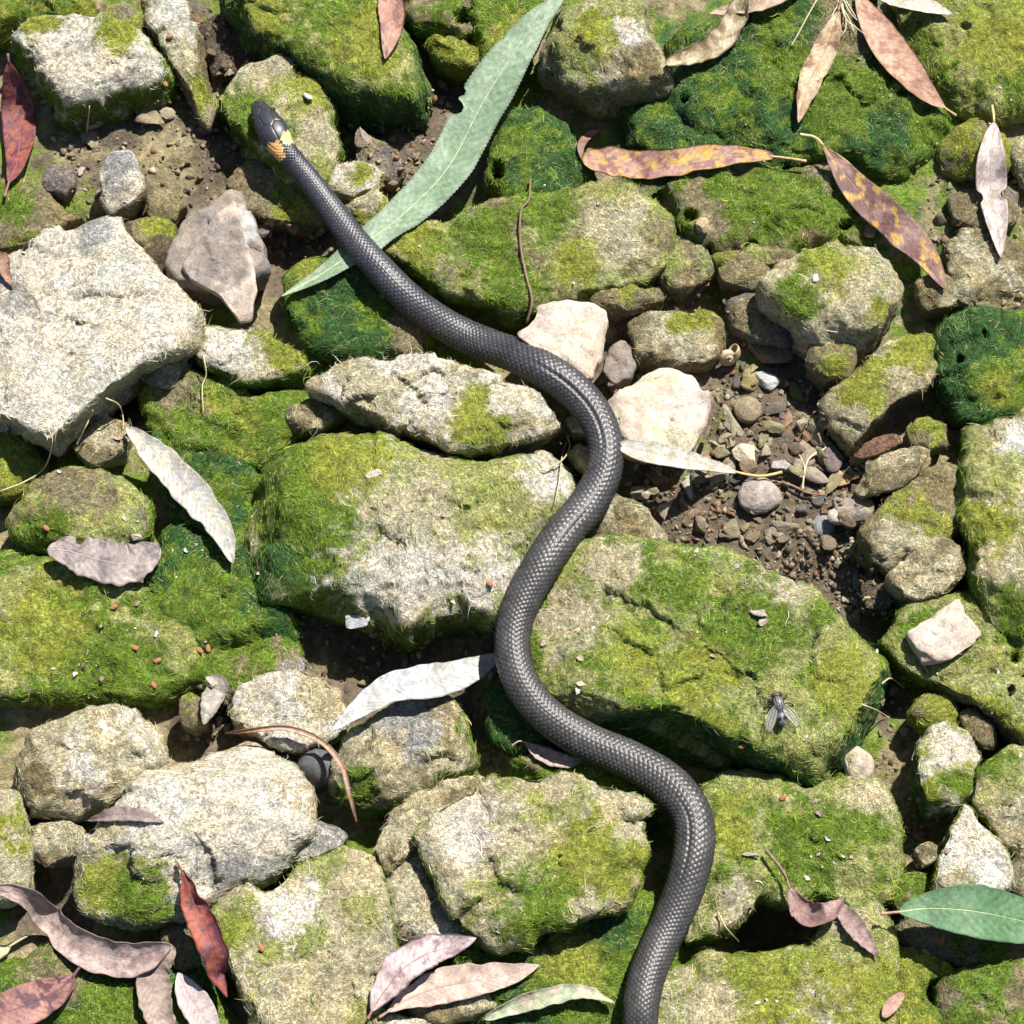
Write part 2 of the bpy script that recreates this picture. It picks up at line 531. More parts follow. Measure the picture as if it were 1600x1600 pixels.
# ------------------------------------------------------------------ the big stones, traced one by one
# --- top edge
rock('yellow-green mossy stone behind the pale block in the top left corner', 'YG', 78, [(-40, -40), (120, -40), (150, 8), (90, 24), (30, 30), (-40, 40)], dome=14, bev=20, lump=5)
rock('pale sunlit angular block with mossy sides in the top left corner', 'W', 108, [(20, 48), (62, 24), (130, 20), (205, 34), (246, 96), (205, 122), (105, 142), (74, 108), (45, 74)], tilt=(0.05, 0.06), flare=0.3, bev=7, dome=3, side='G', blobs=[(60, 30, 40, 'Y'), (190, 45, 40, 'Y')], cuts=4)
rock('small olive lump behind the corner of the pale top left block', 'OY', 84, [(150, 8), (190, -5), (222, 22), (220, 60), (195, 70), (165, 40)], bev=14, rough=1.6)
rock('narrow slanting olive stone with a pale upper end left of the snake head', 'CO', 70, [(212, -10), (285, -10), (304, 50), (318, 110), (328, 150), (316, 172), (298, 140), (270, 92), (238, 42)], tilt=(-0.1, 0.1), bev=12, side='O', blobs=[(275, 25, 40, 'W'), (318, 150, 40, 'Y')])
rock('dark shaded stone in the gap left of the big green top rock', 'B', 12, [(310, 40), (340, 20), (390, 50), (420, 85), (380, 110), (330, 110)], bev=14)
rock('large bright green algae covered rock above the snake head', 'GF', 122, [(352, -30), (592, -30), (600, 10), (640, 70), (650, 106), (636, 132), (590, 138), (540, 122), (490, 98), (440, 66), (395, 40)], tilt=(0, 0.05), flare=0.25, bev=26, dome=10, side='D', blobs=[(560, 60, 60, 'Y'), (420, 20, 50, 'Y')], comb=-1.0, lump=4)
rock('yellow-green stone under the snake head', 'CF', 92, [(343, 150), (385, 104), (435, 95), (480, 112), (512, 148), (510, 188), (530, 216), (522, 250), (482, 282), (446, 258), (412, 232), (388, 205), (362, 180)], flare=0.12, bev=9, dome=4, side='G', blobs=[(480, 130, 40, 'Y'), (380, 180, 42, 'G'), (440, 240, 35, 'G')])
rock('shaded olive stone below the neck of the snake', 'O', 34, [(385, 240), (440, 255), (490, 305), (520, 336), (480, 345), (420, 335), (370, 318), (352, 285)], bev=10, blobs=[(460, 320, 40, 'Y')])
rock('small pale block right of the snake neck', 'CW', 66, [(512, 258), (560, 250), (597, 262), (588, 288), (548, 302), (520, 296), (504, 276)], bev=7, dome=2, side='Y', blobs=[(565, 275, 22, 'Y')])
rock('rounded tan stone with a green flank beside the snake neck', 'CY', 58, [(535, 318), (578, 287), (606, 308), (618, 340), (592, 352), (562, 346)], bev=14)
rock('grey-brown stone in the dark hollow under the green leaf', 'OU', 20, [(560, 205), (605, 215), (632, 262), (612, 285), (578, 272), (556, 240)], bev=8)
rock('mossy stone at the top edge beside the red-brown leaf', 'GO', 72, [(628, -30), (738, -30), (742, 30), (722, 50), (690, 46), (656, 38), (638, 18)], bev=18, lump=5, holes=[(722, 24, 14, 11, 0)])
rock('ochre-olive stone jutting out left of the green leaf', 'YO', 58, [(668, 60), (692, 46), (722, 56), (756, 84), (748, 104), (716, 96), (680, 82)], bev=12, rough=1.4)
rock('green mossy stone under the upper end of the green leaf', 'GY', 76, [(736, -30), (862, -30), (838, 50), (792, 106), (758, 90), (742, 40)], bev=18, lump=4)
rock('rounded squarish olive block at the top edge right of the green leaf', 'CF', 118, [(872, 2), (930, -12), (992, -6), (1012, 30), (1032, 80), (1042, 112), (1002, 128), (942, 130), (892, 112), (856, 84), (860, 48)], flare=0.12, bev=24, dome=10, side='O', blobs=[(930, 50, 40, 'Y'), (1000, 100, 40, 'O'), (985, 45, 24, 'W')])
# --- top right mat
rock('dark green algae mound below the olive block', 'DG', 44, [(975, 165), (1020, 140), (1082, 152), (1142, 205), (1132, 245), (1060, 250), (995, 235)], bev=24, lump=8, holes=[(1002, 150, 15, 15, 0)])
rock('deep green algae mound under the curled tan leaf', 'DG', 62, [(1044, 60), (1100, 40), (1172, 20), (1232, 50), (1205, 130), (1152, 205), (1092, 205), (1042, 150)], bev=26, lump=9, holes=[(1070, 150, 8, 8, 0), (1095, 42, 6, 6, 0)])
rock('wide green algae blanket under the reddish brown leaves top right', 'GD', 70, [(1180, -40), (1345, -40), (1385, 50), (1480, 175), (1485, 228), (1405, 258), (1292, 242), (1205, 258), (1142, 222), (1152, 130)], bev=30, dome=14, lump=12, blobs=[(1330, 40, 60, 'O'), (1290, 150, 60, 'G')], sp=5, holes=[(1412, 145, 8, 6, 30)])
rock('olive-green algae blanket beneath the yellow spotted leaf', 'GO', 62, [(1022, 285), (1102, 258), (1202, 252), (1300, 255), (1372, 330), (1362, 378), (1282, 368), (1202, 396), (1122, 386), (1062, 345)], bev=26, lump=10, dome=12, blobs=[(1200, 300, 60, 'G'), (1290, 330, 50, 'G')], holes=[(1080, 335, 10, 9, 0), (1320, 350, 9, 8, 0), (1175, 385, 9, 11, 0)])
rock('yellow-green mossy stone in the top right corner', 'FG', 64, [(1400, -40), (1640, -40), (1640, 150), (1562, 172), (1492, 150), (1432, 78)], bev=30, dome=14, lump=9, blobs=[(1550, 50, 80, 'Y')], holes=[(1510, 40, 8, 6, 0)], sp=5)
rock('round yellow-olive stone behind the pale pinkish leaf at the right edge', 'YO', 66, [(1476, 220), (1494, 192), (1530, 186), (1572, 205), (1584, 235), (1560, 258), (1510, 262), (1482, 248)], bev=26, dome=12)
rock('small pale stone cut by the right edge below the top corner', 'C', 52, [(1582, 232), (1604, 205), (1640, 200), (1640, 280), (1600, 275)], bev=10)
rock('olive crumbly stone near the tip of the pale pinkish leaf', 'OC', 36, [(1482, 380), (1535, 352), (1602, 378), (1640, 430), (1600, 478), (1505, 468)], bev=14, rough=1.8)
rock('vivid blue-green algae mound at the right edge', 'DG', 82, [(1468, 520), (1502, 478), (1582, 482), (1640, 495), (1640, 640), (1562, 652), (1502, 632), (1466, 572)], bev=26, lump=9, dome=12, blobs=[(1510, 540, 45, 'D'), (1570, 600, 40, 'Y')], holes=[(1500, 560, 6, 6, 0), (1540, 520, 5, 5, 0)])
rock('green mossy rock beneath the lower right edge of the big green leaf', 'GD', 62, [(770, 215), (800, 170), (842, 164), (882, 188), (902, 230), (922, 262), (902, 296), (842, 298), (792, 304), (766, 270)], bev=22, lump=6, holes=[(778, 262, 10, 16, 0)])
rock('big olive-green rock crossed by the thin dry stem', 'FO', 74, [(588, 384), (640, 346), (702, 334), (762, 300), (852, 304), (932, 278), (1002, 296), (1048, 346), (1046, 402), (1002, 432), (960, 442), (920, 450), (852, 466), (802, 482), (742, 466), (652, 420)], flare=0.12, bev=24, dome=14, lump=7, side='G', blobs=[(650, 380, 60, 'Y'), (750, 380, 70, 'G'), (850, 330, 60, 'G'), (800, 440, 60, 'G'), (960, 370, 60, 'C'), (900, 410, 40, 'Y')])
rock('dark green mossy rock under the snake left of the pinkish flat stone', 'DG', 40, [(438, 425), (500, 398), (562, 398), (602, 448), (684, 505), (660, 545), (562, 548), (500, 545), (460, 500)], bev=20, lump=6, blobs=[(640, 520, 35, 'O'), (480, 425, 30, 'Y')])
rock('clean pinkish flat stone behind the first big bend of the snake', 'P', 92, [(846, 464), (896, 470), (949, 488), (940, 540), (920, 588), (880, 572), (811, 519), (838, 494)], bev=6, dome=2, tilt=(0, -0.05), mat=M_STONE, flare=-0.1, rough=0.7)
rock('dark brown angular stone right of the pinkish flat stone', 'U', 44, [(948, 545), (970, 527), (996, 558), (986, 588), (960, 596), (944, 578)], bev=7, mat=M_STONE)
rock('olive flat stone beyond the pale cream stone right of the snake', 'OC', 50, [(990, 495), (1060, 484), (1120, 494), (1136, 528), (1110, 556), (1050, 566), (1000, 552)], bev=10, blobs=[(1080, 500, 40, 'Y')])
rock('thin olive ledge below the big olive-green rock', 'OY', 56, [(920, 462), (980, 446), (1030, 444), (1035, 465), (990, 480), (945, 484)], bev=7)
rock('smooth cream flat stone touching the right side of the snake', 'PC', 82, [(944, 622), (985, 605), (1040, 569), (1082, 580), (1108, 630), (1096, 664), (1076, 702), (1030, 712), (975, 696), (958, 660)], bev=7, dome=3, mat=M_STONE, flare=-0.1, rough=0.6, dens=0.35)
rock('small olive stone left of the yellow boulder', 'OY', 62, [(1115, 398), (1150, 389), (1196, 404), (1202, 432), (1172, 450), (1128, 432)], bev=14)
rock('yellowish boulder with dried algae strands in the upper right', 'CF', 122, [(1192, 432), (1230, 404), (1290, 378), (1342, 374), (1392, 395), (1416, 430), (1402, 460), (1372, 500), (1345, 520), (1302, 530), (1262, 510), (1220, 480), (1194, 460)], flare=0.05, bev=34, dome=14, side='C', blobs=[(1330, 470, 60, 'C'), (1290, 400, 50, 'Y'), (1240, 470, 45, 'G'), (1385, 490, 30, 'Y')], lump=5)
rock('upright olive stone leaning on the yellow boulder', 'O', 84, [(1268, 535), (1300, 511), (1330, 524), (1338, 556), (1326, 584), (1290, 584), (1264, 560)], bev=9, blobs=[(1300, 570, 30, 'Y')])
rock('olive flat pointed stone right of the gravel hollow', 'OC', 72, [(1298, 612), (1340, 584), (1400, 528), (1462, 510), (1466, 566), (1442, 598), (1400, 618), (1370, 648), (1337, 692), (1310, 660), (1294, 628)], bev=9, dome=4, blobs=[(1350, 600, 50, 'Y'), (1430, 540, 40, 'Y')])
rock('pale olive lozenge stone at the right end of the gravel', 'CO', 64, [(1339, 762), (1360, 724), (1402, 704), (1457, 697), (1446, 724), (1410, 752), (1350, 772)], bev=12, flare=-0.15)
rock('rust edged thin slab above the pale lozenge stone', 'OR', 48, [(1332, 712), (1356, 690), (1400, 674), (1412, 686), (1380, 704), (1345, 716)], bev=4)
rock('grey flat stone below the ochre leaf in the gravel', 'UO', 30, [(1304, 776), (1340, 770), (1366, 785), (1362, 808), (1330, 816), (1308, 800)], bev=7, mat=M_STONE)
rock('long grey-olive slab between gravel and the right mossy rock', 'OS', 70, [(1348, 832), (1390, 786), (1450, 738), (1502, 712), (1530, 740), (1522, 800), (1458, 846), (1386, 876), (1360, 860)], flare=0.1, bev=9, dome=4, blobs=[(1440, 810, 60, 'Y'), (1480, 770, 40, 'O'), (1400, 850, 40, 'C')])
rock('pale speckled stone lying against the lower end of the grey-olive slab', 'CO', 84, [(1392, 900), (1430, 864), (1466, 836), (1502, 854), (1520, 884), (1490, 900), (1440, 930), (1410, 920)], flare=0.0, bev=9, dome=4)
rock('crumbly olive lump above the grey-olive slab', 'OY', 54, [(1418, 668), (1450, 645), (1484, 660), (1482, 688), (1452, 700), (1424, 690)], bev=12, rough=1.8)
rock('tall yellow-green mossy rock cut by the right edge', 'FC', 112, [(1518, 662), (1560, 652), (1640, 645), (1640, 960), (1600, 985), (1556, 972), (1524, 920), (1526, 860), (1510, 790), (1514, 720)], flare=0.1, bev=26, dome=14, lump=9, side='G', blobs=[(1585, 690, 30, 'W'), (1560, 860, 60, 'C'), (1540, 820, 50, 'Y'), (1590, 960, 50, 'G')], sp=5)
rock('green mossy stone carrying the pinkish shard at the right', 'FG', 62, [(1384, 1000), (1420, 950), (1480, 930), (1540, 930), (1602, 960), (1640, 1030), (1602, 1064), (1540, 1050), (1480, 1062), (1420, 1036)], flare=0.1, bev=20, dome=10, lump=6, side='G', holes=[(1588, 1026, 6, 9, 0)])
rock('pinkish jagged shard lying on green moss at the right', 'P', 92, [(1424, 990), (1462, 966), (1495, 942), (1507, 964), (1531, 986), (1525, 999), (1480, 1024), (1446, 1031), (1436, 1014)], depth=22, bev=4, dome=2, mat=M_STONE, rough=1.3)
rock('sunken brown clod in the hollow below the gravel', 'BU', 14, [(1346, 900), (1380, 890), (1400, 920), (1390, 950), (1355, 950)], bev=12)
# --- left side
rock('huge bleached cream rock at the left edge', 'W', 142, [(-40, 425), (20, 388), (70, 362), (130, 338), (165, 325), (185, 334), (195, 360), (226, 395), (260, 440), (308, 484), (312, 498), (300, 520), (258, 540), (206, 566), (160, 606), (110, 650), (76, 682), (52, 664), (20, 650), (-40, 640)], flare=-0.02, bev=9, dome=6, side='C', blobs=[(140, 350, 40, 'S'), (20, 480, 40, 'S')], cuts=5, dens=1.2)
rock('pale grey upright stone above the bleached rock', 'WS', 76, [(163, 250), (195, 230), (210, 240), (221, 288), (206, 312), (172, 322), (158, 298)], bev=8, side='O')
rock('dark mauve-grey back slab of the split triangular stone', 'U', 86, [(264, 404), (284, 352), (330, 316), (356, 299), (380, 306), (392, 358), (412, 412), (400, 420), (380, 440), (320, 440), (270, 430)], bev=6, mat=M_STONE, dome=1, blobs=[(385, 350, 28, 'S')])
rock('pinkish-grey triangular flake leaning in front of the dark slab', 'P', 104, [(292, 412), (330, 360), (366, 311), (376, 368), (396, 440), (391, 490), (371, 492), (342, 450), (300, 430)], depth=16, tilt=(0.0, 0.10), bev=4, dome=1, mat=M_STONE, rough=0.5, blobs=[(340, 400, 70, 'U')], cuts=2)
rock('mossy brown stone between the bleached rock and the triangular slab', 'BO', 38, [(190, 345), (240, 335), (278, 350), (270, 400), (240, 420), (205, 370)], bev=14, blobs=[(245, 345, 30, 'Y')])
rock('olive mossy stone left of the pale grey upright stone', 'OY', 40, [(-40, 300), (40, 270), (100, 330), (130, 335), (60, 365), (-40, 405)], bev=18, lump=5, blobs=[(20, 320, 40, 'G')])
rock('brown rough clod beside the red leaf', 'U', 36, [(66, 270), (82, 254), (112, 258), (116, 285), (98, 302), (72, 294)], bev=8, rough=1.8)
rock('pale topped block with mossy front below the triangular slab', 'CY', 70, [(292, 520), (340, 505), (402, 524), (470, 548), (482, 572), (430, 586), (380, 588), (330, 566), (300, 545)], flare=0.12, bev=8, dome=4, side='G', blobs=[(350, 545, 45, 'W'), (440, 545, 40, 'Y')])
rock('broad green mossy bed behind the big boulder', 'GY', 38, [(228, 572), (282, 560), (332, 585), (390, 615), (480, 600), (500, 640), (450, 684), (402, 722), (342, 704), (282, 696), (240, 662), (224, 612)], bev=20, lump=7, blobs=[(270, 600, 50, 'O')])
rock('green mossy bed beneath the silvery leaf', 'GD', 26, [(238, 668), (332, 690), (402, 722), (392, 800), (384, 862), (322, 842), (272, 790), (248, 730)], bev=18, lump=6)
rock('long pale rock lying in the first bend of the snake', 'WC', 126, [(479, 592), (520, 562), (582, 553), (680, 560), (782, 582), (852, 602), (884, 640), (852, 664), (792, 686), (722, 696), (662, 678), (600, 650), (530, 620)], flare=-0.12, bev=18, dome=8, tilt=(0, 0.05), side='C', blobs=[(560, 590, 40, 'C'), (750, 660, 50, 'Y'), (670, 620, 40, 'W')])
rock('large boulder with green algae left and bare pale lower face at the centre', 'CF', 118, [(384, 838), (400, 744), (440, 692), (500, 664), (602, 668), (682, 700), (762, 708), (852, 690), (892, 720), (906, 758), (872, 800), (840, 860), (800, 926), (770, 952), (692, 962), (640, 992), (600, 966), (550, 942), (480, 932), (420, 922), (388, 890)], flare=-0.15, bev=70, dome=34, lump=5, side='G', blobs=[(470, 850, 125, 'G'), (470, 740, 100, 'G'), (410, 900, 60, 'D'), (620, 900, 90, 'W'), (740, 880, 90, 'W'), (560, 710, 70, 'Y'), (760, 770, 90, 'F'), (640, 790, 60, 'C'), (860, 740, 50, 'W')], comb=-1.2)
rock('round dry-mossed stone at the left edge below the bleached rock', 'OF', 66, [(14, 792), (50, 748), (110, 728), (180, 736), (226, 780), (230, 826), (190, 850), (120, 854), (50, 842), (12, 822)], bev=30, dome=10, lump=4, side='G', blobs=[(110, 750, 60, 'O'), (60, 830, 50, 'G')])
rock('small tan stone tucked under the lower tip of the bleached rock', 'CO', 44, [(108, 692), (160, 648), (200, 668), (192, 708), (142, 722)], bev=8)
rock('yellow mossy stone at the left edge under the bleached rock', 'YG', 42, [(-40, 668), (40, 672), (60, 720), (50, 760), (-40, 775)], bev=18, lump=5)
rock('broad green algae bed at the left edge below the grey-mauve leaf', 'GF', 46, [(-40, 862), (60, 866), (150, 890), (232, 920), (322, 1008), (334, 1058), (252, 1092), (102, 1088), (-40, 1078)], bev=24, dome=10, lump=9, blobs=[(80, 980, 80, 'Y'), (180, 1060, 80, 'G')], sp=5)
rock('dark green algae mound left of the big boulder', 'DG', 48, [(232, 880), (258, 812), (332, 842), (382, 862), (402, 930), (456, 962), (450, 1000), (372, 1020), (302, 1000), (240, 950)], bev=24, lump=7, blobs=[(330, 920, 60, 'G')])
rock('olive-green algae bank above the pale flat stone lower left', 'GO', 34, [(300, 1010), (372, 1012), (452, 990), (470, 1030), (420, 1060), (362, 1090), (320, 1070)], bev=18, lump=5)
rock('pale flat stone behind the thin curled brown leaf', 'CW', 54, [(354, 1100), (400, 1066), (450, 1048), (502, 1060), (536, 1100), (540, 1132), (500, 1156), (450, 1166), (410, 1146), (368, 1128)], bev=9, dome=4)
rock('rounded grey-olive boulder under the white leaf', 'CO', 88, [(518, 1186), (560, 1132), (622, 1096), (690, 1085), (722, 1110), (738, 1158), (728, 1190), (680, 1216), (622, 1240), (560, 1256), (520, 1230)], flare=0.05, bev=34, dome=12, side='G', blobs=[(640, 1130, 50, 'S'), (560, 1230, 40, 'G')])
rock('smooth dark grey round stone beside the thin curled leaf', 'K', 46, [(462, 1196), (470, 1176), (492, 1166), (515, 1173), (526, 1194), (518, 1214), (494, 1224), (472, 1216)], bev=26, dome=8, mat=M_STONE, rough=0.3, cuts=0)
rock('cream dried-algae rock near the left edge lower down', 'CW', 84, [(14, 1192), (50, 1132), (120, 1112), (202, 1096), (236, 1130), (250, 1178), (220, 1226), (160, 1252), (92, 1262), (32, 1248)], bev=26, dome=10, side='C', blobs=[(60, 1210, 50, 'O'), (210, 1120, 40, 'W')])
rock('big cream boulder draped in dry algae at lower left', 'W', 124, [(118, 1330), (160, 1270), (222, 1212), (302, 1172), (390, 1152), (442, 1182), (476, 1230), (480, 1286), (440, 1330), (400, 1370), (332, 1390), (282, 1420), (202, 1434), (132, 1416), (112, 1372)], flare=0.0, bev=36, dome=14, side='C', blobs=[(180, 1370, 70, 'Y'), (230, 1420, 60, 'G'), (160, 1300, 45, 'C'), (360, 1360, 50, 'S')], dens=1.4)
rock('small grey wedge stone right of the big cream boulder', 'SW', 72, [(431, 1330), (450, 1290), (490, 1278), (541, 1300), (530, 1320), (480, 1340), (445, 1352)], bev=6, side='K')
rock('pale angular rock at the bottom edge left of the slab', 'CF', 104, [(343, 1392), (380, 1370), (420, 1398), (470, 1352), (530, 1322), (592, 1332), (592, 1400), (602, 1470), (622, 1520), (592, 1580), (582, 1650), (412, 1650), (382, 1560), (350, 1480), (338, 1440)], flare=-0.05, bev=12, dome=8, tilt=(-0.05, 0), side='G', blobs=[(370, 1450, 40, 'Y'), (470, 1560, 70, 'C'), (450, 1430, 60, 'W')], dens=1.2)
rock('pale ledge stone behind the greenish slab', 'CO', 84, [(588, 1312), (620, 1262), (690, 1222), (752, 1208), (772, 1230), (702, 1270), (662, 1300), (640, 1332), (602, 1362)], bev=10, dome=4)
rock('large flat greenish-cream slab inside the lower bend of the snake', 'CF', 132, [(655, 1302), (700, 1256), (782, 1220), (862, 1214), (962, 1230), (1012, 1254), (1006, 1330), (990, 1386), (960, 1412), (890, 1440), (830, 1462), (772, 1474), (720, 1438), (692, 1380), (670, 1340)], flare=0.0, bev=10, dome=8, side='G', blobs=[(720, 1300, 60, 'W'), (900, 1330, 70, 'Y'), (830, 1420, 70, 'G'), (980, 1360, 45, 'Y')])
rock('rounded cream stone in the shade left of the greenish slab', 'CW', 72, [(604, 1372), (640, 1322), (668, 1334), (696, 1400), (726, 1452), (690, 1484), (640, 1482), (608, 1450)], bev=24, dome=8)
rock('small pale olive stone at the bottom edge under the pink leaves', 'CO', 62, [(640, 1555), (700, 1530), (770, 1540), (772, 1568), (700, 1590), (650, 1585)], bev=10)
rock('pale stone at the very bottom edge under the pinkish leaf stalks', 'CW', 72, [(570, 1610), (620, 1585), (672, 1600), (680, 1660), (560, 1660)], bev=12)
# --- right of the snake
rock('massive green and cream boulder with the fly on it', 'FG', 138, [(832, 966), (870, 880), (902, 846), (962, 840), (1062, 855), (1142, 870), (1222, 902), (1292, 950), (1372, 1008), (1378, 1030), (1362, 1070), (1338, 1124), (1318, 1168), (1262, 1196), (1182, 1162), (1102, 1122), (1002, 1098), (922, 1112), (872, 1080), (842, 1030)], flare=0.3, bev=16, dome=10, side='D', blobs=[(890, 960, 60, 'C'), (960, 890, 50, 'C'), (1220, 920, 60, 'C'), (1330, 1060, 60, 'Y'), (1100, 1060, 80, 'Y'), (1180, 980, 80, 'G'), (1060, 920, 60, 'G'), (1000, 1020, 60, 'Y')], dens=1.1)
rock('dark green mossy stone under the snake left of the massive boulder', 'D', 44, [(762, 1080), (800, 1060), (850, 1100), (870, 1160), (830, 1180), (770, 1150)], bev=16, lump=4)
rock('flat mossy stone under the snake above the greenish slab', 'GO', 52, [(800, 1190), (880, 1180), (1000, 1200), (1060, 1240), (1060, 1300), (1010, 1260), (900, 1215), (820, 1215)], bev=12, lump=4)
rock('yellow-green mossy bed right of the tail below the massive boulder', 'FG', 78, [(1080, 1262), (1160, 1200), (1262, 1225), (1332, 1190), (1392, 1232), (1412, 1340), (1392, 1396), (1342, 1420), (1290, 1408), (1250, 1398), (1190, 1398), (1150, 1452), (1070, 1470), (1082, 1380), (1112, 1300)], flare=0.0, bev=26, dome=10, lump=8, side='G', blobs=[(1150, 1420, 60, 'C'), (1250, 1330, 80, 'G'), (1370, 1230, 50, 'C'), (1140, 1300, 50, 'Y')], sp=5)
rock('pale green rounded rock at the bottom edge right of the tail', 'FC', 104, [(1040, 1522), (1100, 1494), (1180, 1494), (1258, 1478), (1300, 1428), (1372, 1412), (1392, 1452), (1396, 1540), (1402, 1650), (1010, 1650)], flare=0.0, bev=26, dome=10, lump=5, side='G', blobs=[(1200, 1540, 100, 'Y'), (1350, 1550, 70, 'Y'), (1100, 1580, 60, 'C')], sp=5)
rock('dark mossy bank left of the tail at the bottom edge', 'GD', 44, [(730, 1476), (802, 1470), (902, 1440), (992, 1392), (1052, 1402), (1062, 1500), (1042, 1650), (782, 1650), (760, 1590), (690, 1560)], bev=24, lump=7, blobs=[(900, 1500, 60, 'Y'), (960, 1450, 40, 'D')], holes=[(884, 1448, 10, 9, 0)], sp=5)
rock('tan stone wedged beside the massive boulder', 'PC', 66, [(1320, 1182), (1342, 1166), (1364, 1180), (1366, 1204), (1346, 1218), (1326, 1208)], bev=10, mat=M_STONE)
rock('brightly lit cream stone with mossy lower half at the right', 'WY', 84, [(1444, 1162), (1460, 1138), (1482, 1130), (1520, 1150), (1535, 1182), (1510, 1205), (1520, 1232), (1490, 1262), (1455, 1262), (1440, 1215)], bev=12, dome=6, side='D', blobs=[(1490, 1165, 45, 'W'), (1490, 1225, 30, 'G'), (1480, 1252, 18, 'C')])
rock('olive mossy lump above the brightly lit cream stone', 'YO', 62, [(1424, 1112), (1442, 1082), (1484, 1080), (1500, 1104), (1490, 1134), (1452, 1138)], bev=16, lump=3)
rock('small olive oval stone right of the brightly lit cream stone', 'OY', 56, [(1500, 1112), (1520, 1102), (1552, 1130), (1566, 1158), (1540, 1164), (1512, 1140)], bev=12)
rock('yellow-green bank along the right edge below the pinkish shard', 'FY', 82, [(1470, 1062), (1540, 1050), (1640, 1058), (1640, 1180), (1592, 1140), (1540, 1100), (1490, 1082)], bev=18, lump=6, side='O', holes=[(1580, 1078, 5, 8, 0)])
rock('dry yellow algae covered stone at the right edge', 'FC', 80, [(1535, 1200), (1580, 1160), (1640, 1180), (1640, 1330), (1596, 1330), (1556, 1290), (1530, 1250)], bev=20, dome=8, lump=6, side='G', blobs=[(1590, 1290, 50, 'C'), (1550, 1190, 40, 'G')])
rock('cream triangular stone above the green leaf at the right edge', 'W', 102, [(1514, 1258), (1536, 1296), (1578, 1330), (1600, 1345), (1560, 1388), (1502, 1394), (1460, 1390), (1474, 1348), (1494, 1300)], bev=7, dome=2, side='Y', blobs=[(1500, 1380, 30, 'C')], tilt=(0, -0.1))
rock('tan stone cut by the right edge beside the cream triangular stone', 'CO', 86, [(1584, 1352), (1610, 1320), (1640, 1330), (1640, 1400), (1590, 1400)], bev=10)
rock('small grey-olive stone left of the cream triangular stone', 'CO', 44, [(1432, 1326), (1452, 1316), (1470, 1322), (1466, 1342), (1444, 1350)], bev=6)
rock('dark mossy bank beneath the green leaf at the right', 'OG', 36, [(1392, 1450), (1452, 1420), (1560, 1440), (1640, 1470), (1600, 1510), (1500, 1500), (1440, 1490)], bev=16, lump=5)
rock('green mossy rock in the bottom right corner', 'GO', 66, [(1476, 1530), (1540, 1505), (1640, 1500), (1640, 1650), (1470, 1650), (1482, 1590)], bev=22, lump=6, dome=10)
rock('green bank with a dark hole near the bottom right corner', 'GY', 44, [(1396, 1470), (1440, 1490), (1490, 1510), (1500, 1590), (1480, 1650), (1402, 1650)], bev=18, lump=5, holes=[(1464, 1550, 15, 22, 0)])
# --- bottom left
rock('yellow dry-mossed stone at the left edge below the cream rock', 'CY', 70, [(-40, 1240), (24, 1236), (38, 1290), (42, 1380), (10, 1400), (-40, 1400)], bev=14, lump=4)
rock('green mossy bed in the bottom left corner', 'GD', 28, [(-40, 1530), (60, 1482), (132, 1500), (242, 1502), (332, 1482), (342, 1560), (402, 1650), (-40, 1650)], bev=24, lump=7, blobs=[(230, 1580, 60, 'G'), (80, 1530, 50, 'O')], sp=5)
rock('dark olive stone beside the dark red curled leaf', 'OG', 46, [(250, 1452), (290, 1432), (322, 1452), (320, 1500), (282, 1514), (254, 1492)], bev=18)
rock('small olive block beside the grey curled leaf lower left', 'OY', 52, [(281, 1092), (300, 1082), (318, 1092), (322, 1128), (300, 1140), (282, 1128)], bev=7)
rock('small tan stone under the front of the snake bend', 'OC', 46, [(884, 650), (910, 640), (930, 660), (922, 675), (896, 672)], bev=6)
rock('tan rod-like stone beneath the snake right of the boulder', 'CO', 40, [(886, 700), (905, 688), (960, 730), (950, 752), (930, 745)], bev=10)
# --- stones wedged into the gaps
rock('olive wedge between the big olive-green rock and the algae blanket', 'OF', 50, [(1030, 400), (1060, 360), (1110, 385), (1120, 420), (1070, 450), (1040, 440)], bev=9)
rock('brown angular stone above the snail shell', 'UO', 40, [(1140, 470), (1190, 455), (1225, 490), (1235, 530), (1190, 525), (1150, 505)], bev=9)
rock('olive shard below the mottled leaf stalk', 'OF', 56, [(1150, 395), (1185, 375), (1230, 385), (1250, 395), (1200, 410), (1165, 405)], bev=7)
rock('pale crumbly stone under the tip of the purple-brown leaf', 'OC', 44, [(1430, 440), (1470, 425), (1500, 445), (1490, 475), (1450, 480)], bev=7)
rock('grey-brown wedge below the round yellow-olive stone', 'OU', 46, [(1490, 300), (1540, 290), (1590, 300), (1590, 340), (1530, 350), (1495, 335)], bev=8)
rock('mossy wedge left of the green hole bank', 'OG', 44, [(1400, 1370), (1440, 1360), (1470, 1400), (1440, 1425), (1400, 1420)], bev=12)
rock('tan wedge stone under the left flank of the big cream boulder', 'CO', 48, [(40, 1290), (90, 1275), (130, 1290), (120, 1330), (70, 1350), (42, 1330)], bev=9)
rock('olive stone in the gap between bleached rock and mossy block', 'CF', 52, [(215, 575), (240, 545), (285, 545), (300, 575), (270, 600), (230, 600)], bev=9)
rock('broken olive shard left of the massive boulder top', 'CO', 48, [(905, 800), (950, 770), (1010, 800), (1040, 835), (980, 845), (920, 835)], bev=7)
rock('tan chip beneath the upper end of the central boulder', 'OC', 58, [(440, 640), (500, 620), (540, 640), (500, 665), (455, 670)], bev=8)
rock('grey shard behind the pale flat stone lower left', 'OS', 34, [(400, 1040), (440, 1010), (480, 1030), (470, 1060), (430, 1065)], bev=7)
rock('olive chip beside the pale grey upright stone', 'OF', 40, [(225, 300), (262, 290), (290, 315), (270, 340), (232, 335)], bev=8)
